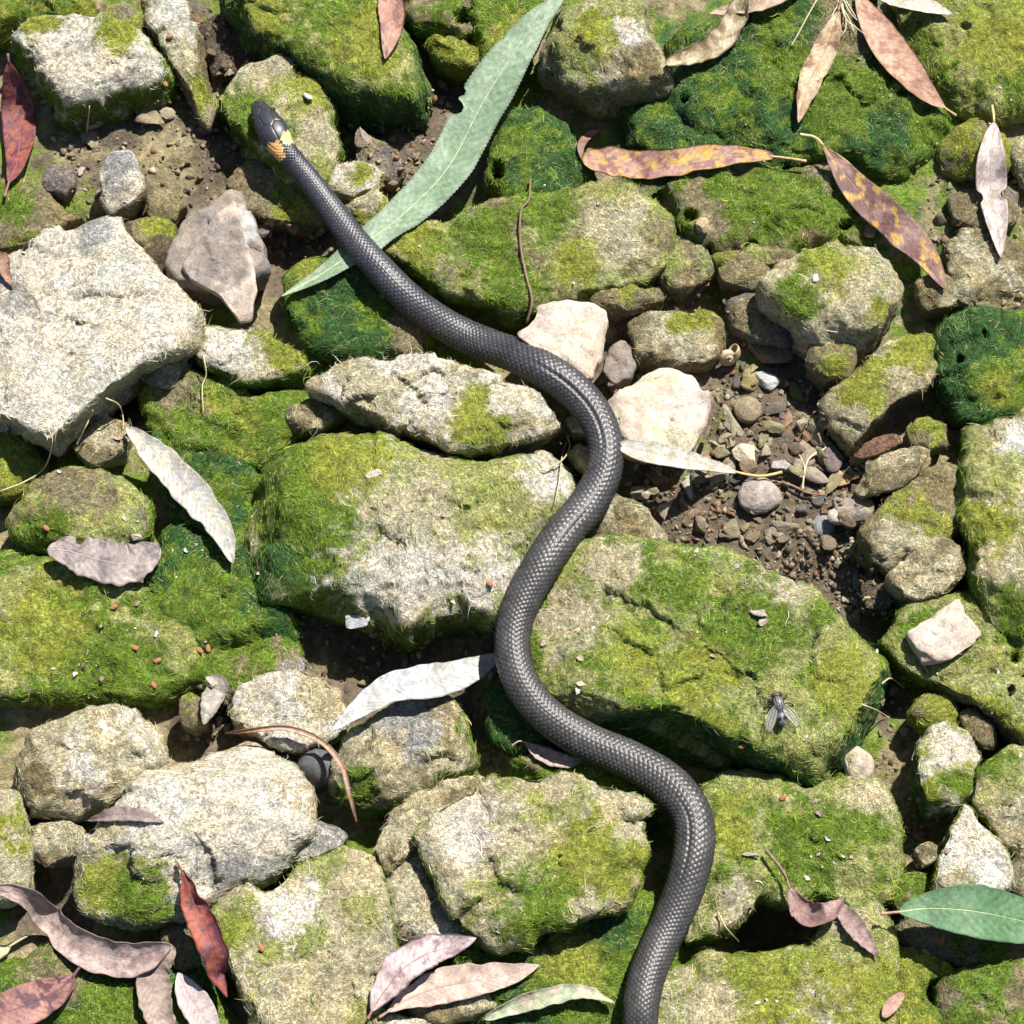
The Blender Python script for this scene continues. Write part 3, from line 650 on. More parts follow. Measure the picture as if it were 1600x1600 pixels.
# ------------------------------------------------------------------ height map of stones and ground
HS, HR = 4.0, 1010.0
HN = int(2 * HR / HS) + 1
def build_hmap():
    vs_, fs_, off = [], [], 0
    for V, Q in SURF:
        vs_.append(V); fs_.append(Q + off); off += len(V)
    V = np.concatenate(vs_); Q = np.concatenate(fs_)
    # splat a fine sampling of every quad into a max-height raster
    H = np.full((HN, HN), -60.0)
    a, b, c, d = (V[Q[:, k]] for k in range(4))
    keep = (np.abs(a[:, 0]) < HR - 10) & (np.abs(a[:, 1]) < HR - 10)
    a, b, c, d = a[keep], b[keep], c[keep], d[keep]
    for u in (0.0, 0.33, 0.66):
        for v in (0.0, 0.33, 0.66):
            p = (a * (1 - u) + b * u) * (1 - v) + (d * (1 - u) + c * u) * v
            ix = np.clip(((p[:, 0] + HR) / HS).round().astype(int), 0, HN - 1)
            iy = np.clip(((p[:, 1] + HR) / HS).round().astype(int), 0, HN - 1)
            np.maximum.at(H, (iy, ix), p[:, 2])
    return H
HM = build_hmap()
def hz(x, y):
    fx = np.clip((np.asarray(x, float) + HR) / HS, 0, HN - 1.01); fy = np.clip((np.asarray(y, float) + HR) / HS, 0, HN - 1.01)
    ix = fx.astype(int); iy = fy.astype(int); u = fx - ix; v = fy - iy
    return (HM[iy, ix] * (1 - u) + HM[iy, ix + 1] * u) * (1 - v) + (HM[iy + 1, ix] * (1 - u) + HM[iy + 1, ix + 1] * u) * v
def on_surf(px, py, lift=0.0):
    """world point where the photo pixel's ray meets the stones"""
    z = np.full(np.shape(px), 60.0)
    for _ in range(12):
        p = P(px, py, z)
        z = 0.6 * z + 0.4 * hz(p[..., 0], p[..., 1])
    return P(px, py, z + lift)

for (o, V, Q, vn, wt, sd_, dens_, comb_, org_) in JOBS:
    add_strands(o, V, Q, vn, wt, sd_, dens_mul=dens_, comb=comb_, origin=org_)

def spline(pts, n):
    p = np.asarray(pts, float)
    p = np.concatenate([[2 * p[0] - p[1]], p, [2 * p[-1] - p[-2]]])
    seg = np.linalg.norm(np.diff(p[1:-1], axis=0), axis=1)
    cum = np.concatenate([[0], np.cumsum(seg)])
    t = np.linspace(0, cum[-1], n)
    i = np.clip(np.searchsorted(cum, t, side='right') - 1, 0, len(seg) - 1)
    u = ((t - cum[i]) / seg[i])[:, None]
    p0, p1, p2, p3 = p[i], p[i + 1], p[i + 2], p[i + 3]
    return 0.5 * (2 * p1 + (p2 - p0) * u + (2 * p0 - 5 * p1 + 4 * p2 - p3) * u ** 2 + (3 * p1 - p0 - 3 * p2 + p3) * u ** 3)

def smooth1(a, k):
    k = int(k) | 1
    if k < 3: return a
    ker = np.hanning(k + 2)[1:-1]; ker /= ker.sum()
    e = np.pad(a, k // 2, mode='edge')
    return np.convolve(e, ker, 'valid')

def runmax(a, k):
    e = np.pad(a, k, mode='edge')
    return np.max([e[i:i + len(a)] for i in range(2 * k + 1)], 0)

def tube(name, P3, radii, col, mat, parent=None, sides=7, origin=None):
    P3 = np.asarray(P3, float); n = len(P3)
    T = nrm(np.gradient(P3, axis=0))
    ref = np.array([0, 0, 1.0]) if abs(T[0][2]) < 0.9 else np.array([1.0, 0, 0])
    A = nrm(np.cross(T, ref)); B = np.cross(A, T)
    th = np.arange(sides) / sides * 2 * np.pi
    R = np.broadcast_to(np.asarray(radii, float), (n,))
    V = P3[:, None] + R[:, None, None] * (A[:, None] * np.cos(th)[None, :, None] + B[:, None] * np.sin(th)[None, :, None])
    V = V.reshape(-1, 3)
    F = grid_faces(n, sides, True)
    V = np.concatenate([V, P3[:1], P3[-1:]])
    j = np.arange(sides)
    caps = np.concatenate([np.stack([np.full(sides, n * sides), (j + 1) % sides, j], 1), np.stack([np.full(sides, n * sides + 1), (n - 1) * sides + j, (n - 1) * sides + (j + 1) % sides], 1)])
    c = np.broadcast_to(np.asarray(col, float), (len(V), 3)) * np.exp(0.2 * fbm(V, 8, 2, 4))[:, None]
    return link(name, mesh_from(name, V, [F, caps], c, mat, origin=origin), parent, None)

# ------------------------------------------------------------------ fallen willow leaves
LEAFTOP = []
leaf_id = [0]
def leaf(label, pts, W, c1, c2, c3=None, rib=(0.45, 0.38, 0.2), pet=0.0, pet_end=0.0, petc=None, cup=0.0, wave=0.0, roll=0.0, twist=0.0, lift=2.0,
         na=90, nb=17, veins=0.3, serr=0.0, peak=0.45, blunt=0.75, patch=0.5, pscale=40, stiff=0.35, notch=(), cat='leaf', name='leaf', zadd=0.0, arch=0.0):
    leaf_id[0] += 1
    sd = 300 + leaf_id[0]
    r = np.random.default_rng(sd)
    mid = spline(pts, na)
    z = np.full(na, 70.0)
    t = np.linspace(0, 1, na)
    for _ in range(10):
        p = P(mid[:, 0], mid[:, 1], z)
        tg = nrm(np.gradient(p[:, :2], axis=0))
        sx, sy = -tg[:, 1], tg[:, 0]
        hh = np.max([hz(p[:, 0] + sx * k * W * 0.36, p[:, 1] + sy * k * W * 0.36) for k in (-1, -0.5, 0, 0.5, 1)], 0)
        k = max(3, int(na * stiff))
        tgt = smooth1(runmax(hh, max(1, k // 4)), k) + lift
        z = 0.5 * z + 0.5 * np.maximum(tgt, hh * 0.0 + tgt)
    z = z + zadd + arch * np.sin(np.pi * t)
    p = P(mid[:, 0], mid[:, 1], z)
    T = nrm(np.gradient(p, axis=0))
    side = nrm(np.cross(T, np.array([0, 0, 1.0])))
    up = np.cross(side, T)
    ta = np.clip((t - pet) / (1 - pet - pet_end), 0, 1)
    prof = np.where(ta < peak, np.sin(0.5 * np.pi * ta / peak), np.cos(0.5 * np.pi * (ta - peak) / (1 - peak)))
    hw = 0.5 * W * np.clip(prof, 0, 1) ** blunt + 0.35
    v = np.linspace(-1, 1, nb)
    tw = roll + twist * (t - 0.5)
    a1 = side * np.cos(tw)[:, None] + up * np.sin(tw)[:, None]
    a2 = -side * np.sin(tw)[:, None] + up * np.cos(tw)[:, None]
    edge = np.ones((na, nb))
    edge = edge * (1 + 0.10 * np.clip(wave + 1.5, 0, 5) / 3 * noise(np.stack([np.repeat(t * 14, nb), np.tile(np.sign(v) * 3.3, na), np.full(na * nb, sd * 1.7)], 1)).reshape(na, nb) * np.abs(v)[None])
    if serr:
        saw = (np.arange(na) * 0.5 % 1.0)
        edge = edge - serr * (np.abs(v)[None] > 0.93) * saw[:, None]
    for (nt, ns, nd, *nw) in notch:             # bites out of an edge: along, side, depth, width
        g = np.exp(-((t - nt) / (nw[0] if nw else 0.035)) ** 4) * nd
        edge = edge * (1 - g[:, None] * (np.sign(v)[None] == ns))
    th = cup * np.abs(v) ** 1.3                 # edges bend up (or down) around the midrib
    cosb = np.where(np.abs(th) > 1e-4, np.sin(th) / np.maximum(np.abs(th), 1e-4) * np.sign(th + 1e-12) * 1.0, 1.0)
    off1 = hw[:, None] * edge * v[None] * np.abs(cosb)[None]
    off2 = hw[:, None] * np.abs(v)[None] * np.sin(th * 0.5)[None]
    wv = wave * (noise(np.stack([np.repeat(t * 9, nb), np.tile(np.sign(v) * 2, na), np.full(na * nb, sd)], 1)).reshape(na, nb)) * np.abs(v)[None]
    small = 0.9 * fbm(np.stack([np.repeat(t * 300, nb), np.tile(v * 20, na), np.full(na * nb, sd * 9.0)], 1), 18, 2, sd).reshape(na, nb)
    G = p[:, None] + a1[:, None] * off1[..., None] + a2[:, None] * (off2 + wv + small * min(1, wave * 0.3 + 0.4) - 0.6 * (v == 0))[..., None]
    n2 = np.cross(np.gradient(G, axis=0), np.gradient(G, axis=1))
    n2 = nrm(n2); n2 *= np.sign(n2[..., 2:].mean() + 1e-9)
    thick = 0.55
    top = G + n2 * thick; bot = G - n2 * thick
    # colours
    gp = np.stack([np.repeat(t * np.linalg.norm(np.diff(mid, axis=0), axis=1).sum(), nb), np.tile(v, na) * W * 0.5, np.full(na * nb, sd * 31.0)], 1)
    m = sstep(patch - 0.28, patch + 0.28, 0.5 + 0.75 * fbm(gp, pscale, 4, sd, 0.6))[:, None]
    col = np.array(c1) * (1 - m) + np.array(c2) * m
    if c3 is not None:
        m3 = sstep(0.18, 0.34, fbm(gp, pscale * 0.55, 3, sd + 7, 0.6))[:, None]
        col = col * (1 - m3) + np.array(c3) * m3
    L = gp[:, 0]
    vv = np.abs(np.tile(v, na))
    ph = (L - vv * W * 0.55) / max(W * 0.2, 7)
    vein = np.exp(-(((ph - np.round(ph)) / 0.16) ** 2)) * (vv > 0.06) * (vv < 0.9)
    col = col * (1 + veins * (vein[:, None] * 1.0 - 0.2))
    col = col * np.exp(0.18 * fbm(gp, 9, 2, sd + 11))[:, None]
    ep = np.clip((vv - 0.88) / 0.12, 0, 1)[:, None]
    col = col * (1 - 0.25 * ep)
    col = np.clip(col, 0.008, 0.85)
    VV = np.concatenate([top.reshape(-1, 3), bot.reshape(-1, 3)])
    F = grid_faces(na, nb)
    if np.cross(top[1, 0] - top[0, 0], top[0, 1] - top[0, 0])[2] > 0:
        F1, F2 = F[:, ::-1], F
    else:
        F1, F2 = F, F[:, ::-1]
    N1 = na * nb
    i = np.arange(na - 1)
    rim1 = np.stack([i * nb, (i + 1) * nb, (i + 1) * nb + N1, i * nb + N1], 1)
    rim2 = np.stack([i * nb + nb - 1, i * nb + nb - 1 + N1, (i + 1) * nb + nb - 1 + N1, (i + 1) * nb + nb - 1], 1)
    i0 = int(np.floor(pet * (na - 1))); i1 = int(np.ceil((1 - pet_end) * (na - 1)))
    org = p[na // 2] - np.array([0, 0, 2.0])
    o = link(name, mesh_from(name, VV, [F1, F2 + N1, rim1, rim2], np.concatenate([col, col * 0.9]), M_LEAF, origin=org), None, org)
    tag(o, label, cat)
    rr = np.interp(t, [0, 0.15, 0.9, 1], [1, 1, 0.35, 0.2] if pet_end < pet or pet_end == 0 else [0.2, 0.35, 1, 1]) * max(0.9, W * 0.017)
    mr = G[:, nb // 2] + n2[:, nb // 2] * 0.5
    s0, s1 = max(0, i0 - 1), min(na, i1 + 1)
    tube('midrib', mr[s0:s1], rr[s0:s1], rib, M_LEAF, o, 6, org)
    pc = petc or rib
    if pet > 0:
        tube('petiole', G[:i0 + 2, nb // 2] + up[:i0 + 2] * 0.8, np.linspace(2.6, 1.9, i0 + 2), pc, M_LEAF, o, 7, org)
    if pet_end > 0:
        tube('petiole', G[i1 - 2:, nb // 2] + up[i1 - 2:] * 0.8, np.linspace(1.9, 2.6, na - i1 + 2), pc, M_LEAF, o, 7, org)
    LEAFTOP.append(top.reshape(-1, 3))
    return o

GRN, GRN2 = (0.165, 0.245, 0.15), (0.26, 0.335, 0.235)
leaf('long narrow green willow leaf lying under the snake', [(440, 463), (500, 430), (560, 388), (630, 335), (700, 262), (752, 165), (806, 78), (846, 25), (890, -15)], 82, GRN, GRN2, rib=(0.50, 0.58, 0.28), na=220, nb=41, veins=0.2, serr=0.09, peak=0.66, blunt=0.85, lift=3, cup=0.18, notch=[(0.63, -1, 0.42, 0.016), (0.665, -1, 0.2, 0.01), (0.3, 1, 0.12), (0.82, -1, 0.1, 0.008)], stiff=0.8, pscale=90)
leaf('dark red willow leaf standing at the left edge', [(12, 84), (16, 110), (26, 150), (31, 205), (26, 255), (14, 285), (7, 308)], 58, (0.16, 0.045, 0.055), (0.24, 0.075, 0.05), (0.10, 0.035, 0.05), rib=(0.28, 0.12, 0.12), pet_end=0.1, pet=0.06, cup=0.25, lift=8, pscale=22)
leaf('red-brown leaf hanging from the top edge on the big green rock', [(608, -30), (611, 10), (612, 45), (602, 92)], 44, (0.33, 0.17, 0.12), (0.40, 0.24, 0.18), (0.20, 0.10, 0.08), rib=(0.4, 0.24, 0.16), cup=0.3, lift=5, peak=0.35)
leaf('curled greenish tan leaf at the top edge', [(1172, -25), (1160, 5), (1146, 38), (1120, 70), (1080, 88), (1040, 100)], 46, (0.34, 0.28, 0.17), (0.42, 0.36, 0.25), (0.22, 0.17, 0.09), rib=(0.4, 0.34, 0.2), cup=0.9, wave=8, twist=0.8, lift=6, blunt=0.45)
leaf('pinkish tan leaf behind the curled one at the top edge', [(1108, 22), (1150, 12), (1195, 3), (1260, -20)], 32, (0.44, 0.33, 0.25), (0.38, 0.28, 0.2), rib=(0.5, 0.4, 0.28), cup=0.4, wave=3, lift=8)
leaf('narrow brown folded leaf pointing down from the twig tangle', [(1314, 0), (1302, 45), (1284, 90), (1264, 130), (1247, 192)], 44, (0.38, 0.27, 0.16), (0.46, 0.36, 0.24), (0.24, 0.14, 0.09), rib=(0.3, 0.18, 0.1), cup=0.6, wave=5, pet=0.08, twist=0.5, lift=6)
leaf('smooth reddish brown leaf slanting in the top right', [(1338, -12), (1362, 32), (1395, 82), (1440, 136), (1470, 164), (1494, 181)], 60, (0.36, 0.21, 0.14), (0.44, 0.28, 0.20), (0.28, 0.14, 0.09), rib=(0.48, 0.30, 0.16), cup=0.25, pet_end=0.08, petc=(0.5, 0.33, 0.14), lift=6)
leaf('bleached cream leaf at the top edge right of the twig tangle', [(1342, -18), (1390, -6), (1440, 6), (1488, 22)], 40, (0.50, 0.45, 0.37), (0.45, 0.39, 0.31), rib=(0.6, 0.52, 0.36), cup=0.3, lift=8)
leaf('mottled yellow and mauve leaf lying across', [(910, 248), (935, 252), (1000, 258), (1060, 254), (1120, 245), (1180, 243), (1220, 246), (1260, 252)], 54, (0.34, 0.20, 0.16), (0.50, 0.31, 0.06), (0.20, 0.10, 0.095), rib=(0.5, 0.34, 0.12), pet_end=0.15, petc=(0.55, 0.38, 0.2), peak=0.18, blunt=0.42, cup=0.35, wave=4, lift=7, pscale=30, patch=0.56)
leaf('purple-brown leaf speckled with ochre and a pale stalk', [(1250, 210), (1275, 216), (1296, 240), (1340, 298), (1395, 350), (1445, 400), (1478, 452)], 62, (0.25, 0.155, 0.145), (0.13, 0.065, 0.06), (0.40, 0.25, 0.06), rib=(0.36, 0.24, 0.18), pet=0.13, petc=(0.6, 0.52, 0.26), cup=0.3, lift=8, pscale=34, peak=0.5)
leaf('pale pinkish grey leaf with a torn edge near the right edge', [(1550, 165), (1553, 190), (1549, 235), (1548, 290), (1556, 340), (1564, 402)], 52, (0.44, 0.37, 0.34), (0.52, 0.45, 0.42), (0.36, 0.29, 0.26), rib=(0.5, 0.4, 0.3), pet=0.11, petc=(0.56, 0.44, 0.2), cup=0.45, lift=6, notch=[(0.6, -1, 0.45), (0.6, 1, 0.3)], peak=0.4)
leaf('silvery pale leaf on the green bed left of the boulder', [(197, 668), (222, 690), (262, 730), (312, 785), (348, 832), (364, 880)], 54, (0.40, 0.40, 0.35), (0.34, 0.32, 0.31), (0.46, 0.43, 0.33), rib=(0.66, 0.64, 0.44), cup=0.5, lift=14, blunt=0.6, wave=3, pscale=40, veins=0.5)
leaf('grey-mauve crumpled leaf on the moss at the left', [(74, 858), (110, 862), (160, 876), (205, 880), (250, 856)], 70, (0.26, 0.22, 0.21), (0.34, 0.28, 0.26), (0.18, 0.15, 0.15), rib=(0.42, 0.36, 0.33), cup=0.15, wave=6, lift=10, blunt=0.5, peak=0.6, notch=[(0.25, -1, 0.5)])
leaf('white bluish leaf with its tip under the middle of the snake', [(519, 1142), (560, 1108), (610, 1076), (660, 1066), (715, 1054), (790, 1022)], 54, (0.40, 0.43, 0.44), (0.46, 0.48, 0.48), (0.36, 0.36, 0.33), rib=(0.52, 0.52, 0.46), veins=0.5, wave=2, cup=0.25, lift=10, peak=0.6, pscale=80, stiff=0.5, zadd=26)
leaf('thin curled rusty leaf arching beside the dark round stone', [(352, 1146), (400, 1140), (450, 1138), (500, 1158), (532, 1195), (546, 1245), (557, 1284)], 10, (0.36, 0.20, 0.11), (0.44, 0.32, 0.24), rib=(0.34, 0.18, 0.1), cup=1.2, twist=1.2, lift=18, blunt=0.4, nb=11)
leaf('dark red curled leaf against the big cream boulder', [(276, 1344), (288, 1366), (302, 1410), (322, 1455), (336, 1500), (340, 1530), (354, 1558)], 46, (0.20, 0.05, 0.045), (0.30, 0.09, 0.06), (0.11, 0.04, 0.05), rib=(0.3, 0.12, 0.09), pet=0.08, petc=(0.42, 0.3, 0.2), cup=0.8, twist=1.2, wave=7, lift=8)
leaf('long wrinkled mauve leaf at the lower left edge', [(-20, 1388), (30, 1396), (70, 1424), (110, 1466), (155, 1490), (205, 1498), (268, 1478)], 56, (0.36, 0.27, 0.25), (0.42, 0.33, 0.30), (0.26, 0.18, 0.17), rib=(0.4, 0.28, 0.24), cup=0.7, wave=7, lift=22, veins=0.2, peak=0.75, blunt=0.6, roll=-0.35)
leaf('torn brown leaf end hanging down to the bottom edge', [(268, 1476), (246, 1510), (240, 1550), (250, 1590), (262, 1630)], 52, (0.32, 0.25, 0.21), (0.24, 0.18, 0.15), rib=(0.36, 0.28, 0.22), cup=0.5, wave=7, lift=14, blunt=0.35)
leaf('plum coloured leaf in the bottom left corner', [(-40, 1592), (20, 1578), (75, 1556), (105, 1536), (124, 1512)], 62, (0.26, 0.12, 0.11), (0.34, 0.18, 0.15), (0.12, 0.06, 0.07), rib=(0.15, 0.07, 0.08), cup=0.35, lift=12, blunt=0.6, pet_end=0.08)
leaf('pale mauve pointed leaf at the bottom edge near the lower left', [(278, 1520), (292, 1548), (315, 1585), (345, 1640)], 46, (0.42, 0.34, 0.33), (0.48, 0.40, 0.39), rib=(0.4, 0.3, 0.28), cup=0.4, lift=10)
leaf('pinkish mauve folded leaf at the bottom edge, the upper of a pair', [(574, 1592), (596, 1556), (628, 1516), (668, 1490), (706, 1480), (744, 1466)], 60, (0.42, 0.33, 0.33), (0.50, 0.41, 0.40), (0.28, 0.20, 0.21), rib=(0.3, 0.16, 0.13), cup=0.5, wave=3, lift=9, peak=0.45, pet=0.06, roll=0.3)
leaf('pinkish tan ragged leaf at the bottom edge, the lower of a pair', [(592, 1590), (640, 1560), (690, 1542), (745, 1532), (800, 1522), (842, 1508)], 52, (0.44, 0.34, 0.28), (0.38, 0.28, 0.24), (0.50, 0.40, 0.34), rib=(0.36, 0.22, 0.18), cup=0.4, wave=6, lift=6, pet=0.06)
leaf('twisted half green half pale leaf at the bottom edge', [(756, 1592), (790, 1576), (830, 1564), (870, 1556), (910, 1552), (960, 1568)], 30, (0.40, 0.38, 0.26), (0.30, 0.36, 0.24), (0.46, 0.38, 0.30), rib=(0.5, 0.5, 0.3), cup=0.8, twist=1.6, wave=4, lift=12, blunt=0.5)
leaf('broad dark green leaf cut by the right edge', [(1376, 1428), (1404, 1425), (1450, 1420), (1520, 1424), (1600, 1440), (1680, 1460)], 80, (0.085, 0.175, 0.085), (0.115, 0.21, 0.11), rib=(0.42, 0.50, 0.26), pet=0.09, petc=(0.45, 0.25, 0.18), na=130, nb=31, veins=0.18, serr=0.03, peak=0.5, cup=0.25, lift=24, pscale=80)
leaf('white narrow leaf with a yellow stalk beside the snake', [(960, 694), (1000, 704), (1060, 716), (1120, 730), (1160, 740), (1190, 744), (1222, 738)], 38, (0.43, 0.41, 0.36), (0.48, 0.46, 0.40), (0.38, 0.33, 0.26), rib=(0.55, 0.46, 0.25), veins=0.5, pet_end=0.26, petc=(0.62, 0.46, 0.18), cup=0.35, lift=9, peak=0.3, pscale=50, zadd=14)
leaf('crumpled plum-brown leaf by the dark cave at the lower right', [(1196, 1328), (1222, 1360), (1238, 1398), (1258, 1428), (1290, 1428), (1318, 1404)], 44, (0.30, 0.20, 0.18), (0.22, 0.13, 0.12), rib=(0.26, 0.16, 0.12), pet=0.38, cup=0.9, wave=8, twist=0.8, lift=14)
leaf('torn plum-brown leaf piece right of the dark cave', [(1300, 1408), (1322, 1430), (1340, 1455), (1372, 1494)], 30, (0.32, 0.23, 0.21), (0.24, 0.16, 0.15), rib=(0.3, 0.2, 0.16), cup=0.6, wave=6, lift=8)
leaf('grey curled leaf beside the pale flat stone lower left', [(322, 1058), (342, 1070), (330, 1100), (318, 1132)], 36, (0.36, 0.33, 0.29), (0.26, 0.23, 0.2), rib=(0.4, 0.34, 0.28), cup=0.8, wave=5, lift=10)
leaf('brown dry leaf scrap on the bleached rock at the left edge', [(-20, 392), (4, 404), (8, 425), (20, 448)], 20, (0.30, 0.17, 0.12), (0.22, 0.12, 0.09), rib=(0.3, 0.2, 0.14), cup=0.7, wave=4, lift=4)
leaf('thin brown leaf sliver behind the end of the mottled leaf', [(938, 203), (920, 212), (908, 228), (908, 248)], 15, (0.22, 0.13, 0.10), (0.3, 0.18, 0.13), rib=(0.3, 0.2, 0.14), cup=0.4, lift=7, nb=9, na=30)
leaf('small pinkish brown leaf scrap near the bottom right corner', [(1380, 1590), (1392, 1572), (1412, 1552)], 20, (0.36, 0.22, 0.17), (0.28, 0.16, 0.12), rib=(0.3, 0.2, 0.14), cup=0.5, lift=5, blunt=0.5, nb=9, na=30)
leaf('small mauve leaf half buried in the big cream boulder', [(136, 1282), (180, 1272), (215, 1274), (256, 1284)], 22, (0.32, 0.25, 0.23), (0.24, 0.18, 0.17), rib=(0.3, 0.2, 0.18), cup=0.3, wave=3, lift=2, nb=9, na=40)
leaf('small ochre leaf among the gravel', [(1292, 758), (1316, 750), (1342, 746)], 20, (0.36, 0.22, 0.08), (0.24, 0.14, 0.06), rib=(0.3, 0.2, 0.1), cup=0.5, lift=4, nb=9, na=30)
leaf('grey-pink leaf scrap crushed under the lower snake bend', [(820, 1160), (850, 1180), (885, 1190), (915, 1186)], 26, (0.36, 0.28, 0.27), (0.28, 0.2, 0.2), rib=(0.3, 0.22, 0.2), cup=0.5, wave=5, lift=6, nb=9, na=30)
leaf('pale green stalk end of a leaf at the left edge near the bottom', [(-20, 1502), (10, 1482), (42, 1462)], 20, (0.42, 0.42, 0.26), (0.5, 0.48, 0.34), rib=(0.5, 0.48, 0.3), cup=0.4, lift=16, nb=9, na=30, pet_end=0.4)

# ------------------------------------------------------------------ the snake
def make_snake():
    cl = [(399, 160), (408, 174), (425, 203), (443, 233), (480, 277), (518, 328), (553, 375), (594, 422), (642, 470), (700, 511), (760, 539), (820, 562), (882, 598), (926, 643), (946, 694), (941, 745), (915, 792), (878, 836), (846, 884), (818, 934), (802, 984), (803, 1032), (822, 1080), (862, 1124), (920, 1160), (984, 1188), (1040, 1222), (1078, 1268), (1085, 1318), (1072, 1380), (1048, 1440), (1020, 1500), (1005, 1550), (1000, 1610), (1002, 1680), (1010, 1760)]
    n0 = 900
    mid = spline(cl, n0)
    seg = np.linalg.norm(np.diff(mid, axis=0), axis=1)
    s0 = np.concatenate([[0], np.cumsum(seg)])
    LT = s0[-1]
    s = np.concatenate([np.arange(0, 6, 0.5), np.arange(6, 110, 0.75), np.arange(110, LT, 1.55)])
    mid = np.stack([np.interp(s, s0, mid[:, 0]), np.interp(s, s0, mid[:, 1])], 1)
    n = len(s)
    hw = np.interp(s, [0, 2, 5, 10, 18, 30, 45, 58, 68, 80, 95, 130, 220, 330, 450, 560, 660, 780, 900, 1000, 1120, 1250, 1380, 1500, 1600, 1720, 1820, 1900, 2000, LT],
                   [1.0, 6, 10, 13.5, 16.5, 20.5, 24, 25, 23.5, 20, 18, 18.5, 22, 25, 27.5, 29, 30, 28, 30, 30, 28, 27.5, 29.5, 32, 31, 28.5, 27, 25.5, 24.5, 23.5])
    hw = hw * np.where(s > 120, 0.95, 1.0)
    hw = np.where(s > 12, smooth1(hw, 15), hw)
    z = np.full(n, 110.0)
    for _ in range(10):
        p = P(mid[:, 0], mid[:, 1], z)
        tg = nrm(np.gradient(p[:, :2], axis=0))
        hh = np.max([hz(p[:, 0] - tg[:, 1] * k * hw * 0.5, p[:, 1] + tg[:, 0] * k * hw * 0.5) for k in (-1, 0, 1)], 0)
        hh = runmax(hh, 12)
        tgt = smooth1(hh, 171) + hw * 0.72 + 3
        tgt = np.where(s < 90, np.maximum(tgt, 0), tgt)
        z = 0.5 * z + 0.5 * tgt
    z = smooth1(z, 61)
    p = P(mid[:, 0], mid[:, 1], z)
    for k in range(3): p[:, k] = np.where(s > 8, smooth1(p[:, k], 9), p[:, k])
    T = nrm(np.gradient(p, axis=0))
    side = nrm(np.cross(T, np.array([0, 0, 1.0])))      # right-hand side looking along T (head to tail)
    up = np.cross(side, T)
    dorsal = np.linspace(-138, 138, 105)
    phi = np.radians(np.concatenate([dorsal, np.linspace(138, 222, 10)[1:-1]]))
    m = len(phi)
    PH = np.broadcast_to(phi, (n, m))
    hr = np.interp(s, [0, 8, 20, 45, 70, 100, 200, LT], [0.9, 0.72, 0.62, 0.58, 0.66, 0.78, 0.84, 0.86])[:, None] * hw[:, None]
    X = hw[:, None] * np.sin(PH)
    Zc = np.cos(PH)
    Z = np.where(Zc > 0, hr * np.sign(Zc) * np.abs(Zc) ** 0.92, hr * 0.72 * Zc)
    # scale lattice
    ls = 0.148 * 2 * np.maximum(hw, 19)
    v = np.concatenate([[0], np.cumsum(np.diff(s) / ls[1:])])[:, None]
    u = np.degrees(PH) / (268 / 23.0)
    pp, qq = v + u / 2, v - u / 2
    dp, dq = pp - np.round(pp), qq - np.round(qq)
    ee = 0.5 - np.maximum(np.abs(dp), np.abs(dq))
    lv, lu = (dp + dq) / 2, dp - dq
    body = np.clip((s - 76) / 12, 0, 1)[:, None]
    dors = (np.abs(np.degrees(PH)) < 134)
    sc = sstep(0.0, 0.13, ee) * (0.55 + 0.9 * lv) + 0.28 * np.exp(-(lu / 0.13) ** 2) * sstep(0.02, 0.2, ee)
    amp = np.clip(hw * 0.066, 0.9, 2.3)[:, None]
    disp = sc * amp * body * dors
    for (s0_, s1_, d_, wd_, dp_) in [(600, 820, 12, 4.5, 2.6), (880, 1000, -20, 4.5, 1.4), (1500, 1680, 18, 5, 1.8), (1380, 1500, -30, 5, 1.2), (330, 430, -14, 4, 1.2)]:
        env = sstep(s0_, s0_ + 70, s) * sstep(s1_, s1_ - 70, s)
        disp = disp - dp_ * env[:, None] * np.exp(-(((np.degrees(PH) - d_) / wd_) ** 2))
    # head plates: nearest-seed cells in head coordinates (distance from snout, sideways)
    sx = np.broadcast_to(s[:, None], (n, m)); xx = hw[:, None] * np.clip(PH, -2, 2) * 0.8
    seeds = [(1, 0), (8, 5), (8, -5), (17.5, 8), (17.5, -8), (35, 0), (31, 0), (36, 17), (36, -17), (57, 11.5), (57, -11.5), (22, 22), (22, -22), (8, 17), (8, -17), (48, 30), (48, -30), (66, 27), (66, -27), (34, 33), (34, -33)]
    grp = [0, 1, 2, 3, 4, 5, 5, 6, 7, 8, 9, 10, 11, 12, 13, 14, 15, 16, 17, 18, 19]
    hmask = s < 95
    D = np.stack([np.hypot((sx[hmask] - a) * 0.8, xx[hmask] - b) for a, b in seeds])
    G = np.full((20,) + D.shape[1:], 1e9)
    for k, g in enumerate(grp): G[g] = np.minimum(G[g], D[k])
    Gs = np.sort(G, 0)
    ed = (Gs[1] - Gs[0]) / 2
    plate = np.zeros((n, m)); plate[hmask] = sstep(0.0, 1.1, ed)
    disp = disp + (plate - 0.3) * 0.9 * (1 - body) * sstep(1, 8, s)[:, None] * dors
    cen = p[:, None] + side[:, None] * X[..., None] + up[:, None] * Z[..., None]
    nn = nrm(np.cross(np.gradient(cen, axis=0), np.gradient(cen, axis=1)))
    nn = nn * np.sign((nn * (cen - p[:, None])).sum(-1, keepdims=True) + 1e-9)
    V = cen + nn * disp[..., None]
    # lengthwise skin folds on the inside of bends
    Vf = V.reshape(-1, 3)
    # colours
    deg = np.degrees(PH)
    k1 = np.clip((s - 120) / 900, 0, 1)[:, None, None]
    base = np.array([0.036, 0.038, 0.050]) * (1 - k1) + np.array([0.048, 0.046, 0.046]) * k1
    col = np.broadcast_to(base, (n, m, 3)).copy()
